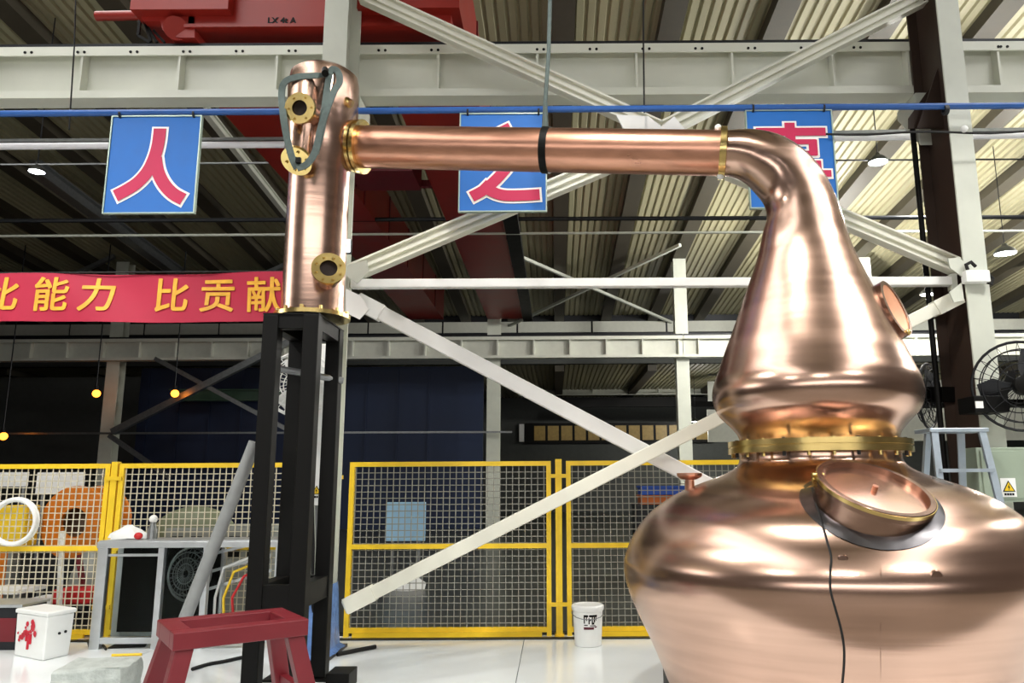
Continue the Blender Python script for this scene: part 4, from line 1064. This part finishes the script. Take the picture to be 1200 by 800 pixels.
# machine behind the cabinet
gm = thing('grey_machine', (P(230, 640, 10).x, 10, 0), 'grey machine with domed cover behind the frame cabinet', 'machine')
a = P(190, 640, 9.8); b = P(310, 618, 9.8)
MB().box((a.x, 9.8, 0), (b.x, 10.8, b.z)).build('body', GREYM, gm, bevel=.03)
MB().sphere(P(228, 622, 10.2), .42, 20, (1.2, .8, .75)).build('dome', mat('machine_olive', '#7D8468', .5), gm, True)
for k in range(5): MB().box((a.x + .1 + .24*k, 9.78, b.z - .35), (a.x + .25 + .24*k, 9.8, b.z - .1)).build('vent', BLACK, gm)
# items on the frame cabinet
rg = MB(); 
rr = random.Random(9); c = P(149, 632, 8.1); ring = []
R = []
for k, (z, s_) in enumerate(((0, 1), (.05, .8), (.10, .5), (.13, .15))):
    R.append([V((c.x + s_*(.19 + rr.uniform(-.05,.05))*math.cos(2*math.pi*j/14), 8.12 + s_*(.12 + rr.uniform(-.03,.03))*math.sin(2*math.pi*j/14), zt3 + .013 + z + rr.uniform(0,.015))) for j in range(14)])
tag(rg.rings(R).build('rag', PLASTIC, smooth=True), 'crumpled white rag lying on the frame cabinet top', 'rag')
tag(MB().sphere((P(162,630,8.0).x, 8.0, zt3 + .05), .036, 12, (1.2,1,1)).build('red_rag', MRED, smooth=True), 'small red rag beside the white rag on the frame cabinet', 'rag')
bt_ = thing('spray_bottle', (P(178,630,8.1).x, 8.1, zt3 + .012), 'pale bottle with round white top on the frame cabinet', 'bottle')
o = V((P(178,630,8.1).x, 8.1, zt3 + .012))
MB().lathe(o, (0,0,1), [(0,.05),(.1,.048),(.14,.03),(.18,.028)], 20).build('body', GALV, bt_, True)
MB().sphere(o + V((0,0,.2)), .042, 14).build('cap', PLASTIC, bt_, True)
for k, (dx, h) in enumerate(((.12, .07), (.22, .05))):
    MB().cyl(o + V((dx, 0, 0)), o + V((dx, 0, h)), .018, n=10).build('nut', GALV, bt_) if False else None
# light-blue sheet and odds behind the centre panel
bs = thing('blue_sheet', (P(475,640,12.8).x, 12.8, 0), 'light blue sheet standing behind the centre mesh panel', 'sheet')
a = P(452, 634, 12.8); b = P(499, 588, 12.8)
MB().box((a.x, 12.8, a.z), (b.x, 12.84, b.z)).build('sheet', LBLUE, bs, bevel=.01)
for x in (a.x + .1, b.x - .1): MB().box((x - .02, 12.84, 0), (x + .02, 12.9, b.z - .05)).build('stand', GALV, bs)
sc_ = MB(); rr = random.Random(4); c = PZ(475, 690, 0); R = []
for z, s_ in ((0,1),(.1,.85),(.18,.5),(.22,.1)): R.append([c + V((s_*(.32+rr.uniform(-.1,.1))*math.cos(2*math.pi*j/14), s_*(.2+rr.uniform(-.05,.05))*math.sin(2*math.pi*j/14), z)) for j in range(14)])
tag(sc_.rings(R).build('plastic_bundle', PLASTIC, smooth=True), 'crumpled pale plastic bundle on the dark floor behind the centre mesh', 'bundle')
# blue and orange crates seen past the pot
for k, (y0, y1, M, lab) in enumerate(((580, 569, mat('crate_blue', '#1F4FB0', .5), 'blue stacked crate behind the fence near the pot vent'), (591, 580, mat('crate_orange', '#C0601A', .5), 'orange stacked crate under the blue crate near the pot vent'))):
    a = P(752, y0, 13); b = P(812, y1, 13)
    t = thing('stacked_crate', ((a.x+b.x)/2, 13.3, a.z), lab, 'crate')
    MB().box((a.x, 13, a.z), (b.x, 13.6, b.z)).build('body', M, t, bevel=.01)
    MB().box((a.x - .02, 12.98, b.z - .03), (b.x + .02, 13.62, b.z)).build('rim', M, t)
a = P(752, 591, 13); b = P(812, 591, 13)
t = thing('steel_cabinet', ((a.x+b.x)/2, 13.3, 0), 'dark steel cabinet carrying the blue and orange crates', 'cabinet')
MB().box((a.x - .1, 13, 0), (b.x + .1, 13.7, a.z)).build('body', DKSTEEL, t, bevel=.01)
for k in range(2): MB().box((a.x - .05 + k*.55, 12.985, .1), (a.x + .45 + k*.55, 13, a.z - .08)).build('door', DKSTEEL, t)

# ------------------------------------------------------------------ lamps and hanging cables
def high_bay(px, py, Y, R, label, lit=True, spot=False, power=300, group='pendant dome lamps', tilt=0.):
    c = P(px, py, Y) if isinstance(px, (int, float)) and Y is not None else V(py)
    if Y is None: c = V(py)
    r = thing('dome_lamp', tuple(c), label, 'lamp', group)
    rz = roofz(c.y) - .0 if c.y < FARY else roofz(FARY)
    MB().cyl(c + V((0,0,R*.9)), (c.x, c.y, rz), .012, n=6).build('rod', DKSTEEL, r)
    MB().lathe(c, (0,0,1), [(0, R), (R*.18, R*.97), (R*.5, R*.68), (R*.75, R*.3), (R*.95, R*.22), (R*1.0, .01)], 28, True).build('shade', SHADE, r, True)
    MB().lathe(c, (0,0,1), [(-R*.12, .01), (-R*.10, R*.5), (-.004, R*.9), (-.002, R*.2)], 24).build('diffuser', LAMPGLOW, r, True)
    if power:
        l = bpy.data.lights.new('lamp_light', 'SPOT' if spot else 'POINT'); l.energy = power; l.shadow_soft_size = R * .8; l.color = (1, .97, .9)
        if spot: l.spot_size = math.radians(150); l.spot_blend = .5
        o = bpy.data.objects.new('lamp_light', l); o.location = (0, 0, -R * 1.3 - .05); COL.objects.link(o); o.parent = r
    return r
high_bay(1029, 190, 14.0, .19, 'dome lamp hanging beside the sign with 事 behind the copper elbow', power=70)
high_bay(1178, 297, 18.0, .26, 'bright dome lamp hanging at the black roof pipe beyond the junction box', power=110)
high_bay(1087, 345, 22.0, .22, 'dome lamp hanging low between the braces of the brown-webbed column', power=110)
high_bay(815, 494, 37.0, .2, 'distant dome lamp seen past the neck foot above the lit far window strip', power=110)
high_bay('w', (14, 37.5, 4.9), None, .2, 'added dome lamp hidden behind the copper head, brightening the farthest bay', power=160)  # unseen lamp added to brighten the farthest bay
high_bay(43, 201, 13.0, .14, 'small dome lamp hanging in the dark roof beyond the two-stroke sign', power=.4)
for x, y, pw_ in ((6.2, 20, 360), (8, 14.5, 400), (9, 23, 460), (13, 18, 520), (15, 12, 520), (18, 24, 520)):  # extra lamps, added to light the far roof
    high_bay('w', (x, y, roofz(y) - 2.0), None, .24, 'added dome lamp lighting the roof of the far aisle', power=pw_, group='added dome lamps of the far aisle')
for x, y in ((-6, 3.2), (-6, -3), (0, -5), (6, -3), (6.5, 3.2), (0.2, 3.6)):  # unseen lamps added as front fill and for highlights on the copper
    high_bay('w', (x, y, 7.6), None, .3, 'added unseen dome lamp, front fill over the white floor of the camera aisle', spot=True, power=380, group='added fill lamps over the white floor')
# floodlight on the left column
fl2 = thing('flood_lamp', tuple(P(406, 296, 7.3)), 'small glaring white flood lamp on the pale column beside the copper column', 'lamp')
MB().box(P(402, 296, 7.32), P(411, 280, 7.32) + V((0, .06, 0))).build('housing', DKSTEEL, fl2)
MB().box(P(403, 295, 7.31), P(410, 281, 7.31) + V((0, .01, 0))).build('lens', LAMPGLOW, fl2)
# amber lamps on the far side
for px, py, lab in ((113, 461, 'glowing amber lamp hanging close beside the grey far column'), (205, 461, 'glowing amber lamp at the end of the green beam'), (4, 511, 'glowing amber lamp hanging lowest, above the mesh panel with the hose coil')):
    t = thing('amber_lamp', tuple(P(px, py, 24)), lab, 'lamp')
    MB().sphere(P(px, py, 24), .12, 12).build('bulb', AMBER, t, True)
    MB().cyl(P(px, py - 4, 24), P(px, py - 9, 24), .06, n=10).build('socket', DKSTEEL, t, True)
    c = P(px, py - 9, 24); MB().cyl(c, (c.x, 24, roofz(24) - .02), .02, n=6).build('rod', DKSTEEL, t)
for px, ya, yb, Y, r_, lab in ((87, -40, 152, 7.9, .009, 'thin black cable hanging down past the white girder beside the blue 人 sign'), (754, -40, 132, 7.3, .009, 'thin black cable hanging down to the blue pipe above the copper arm')):
    tag(MB().tube([P(px + (3 if px < 100 else 0), ya, Y), P(px, (ya+yb)/2, Y), P(px - (6 if px < 100 else -1), yb, Y)], r_, 6).build('hanging_cable', BLACKR, smooth=True), lab, 'cable')
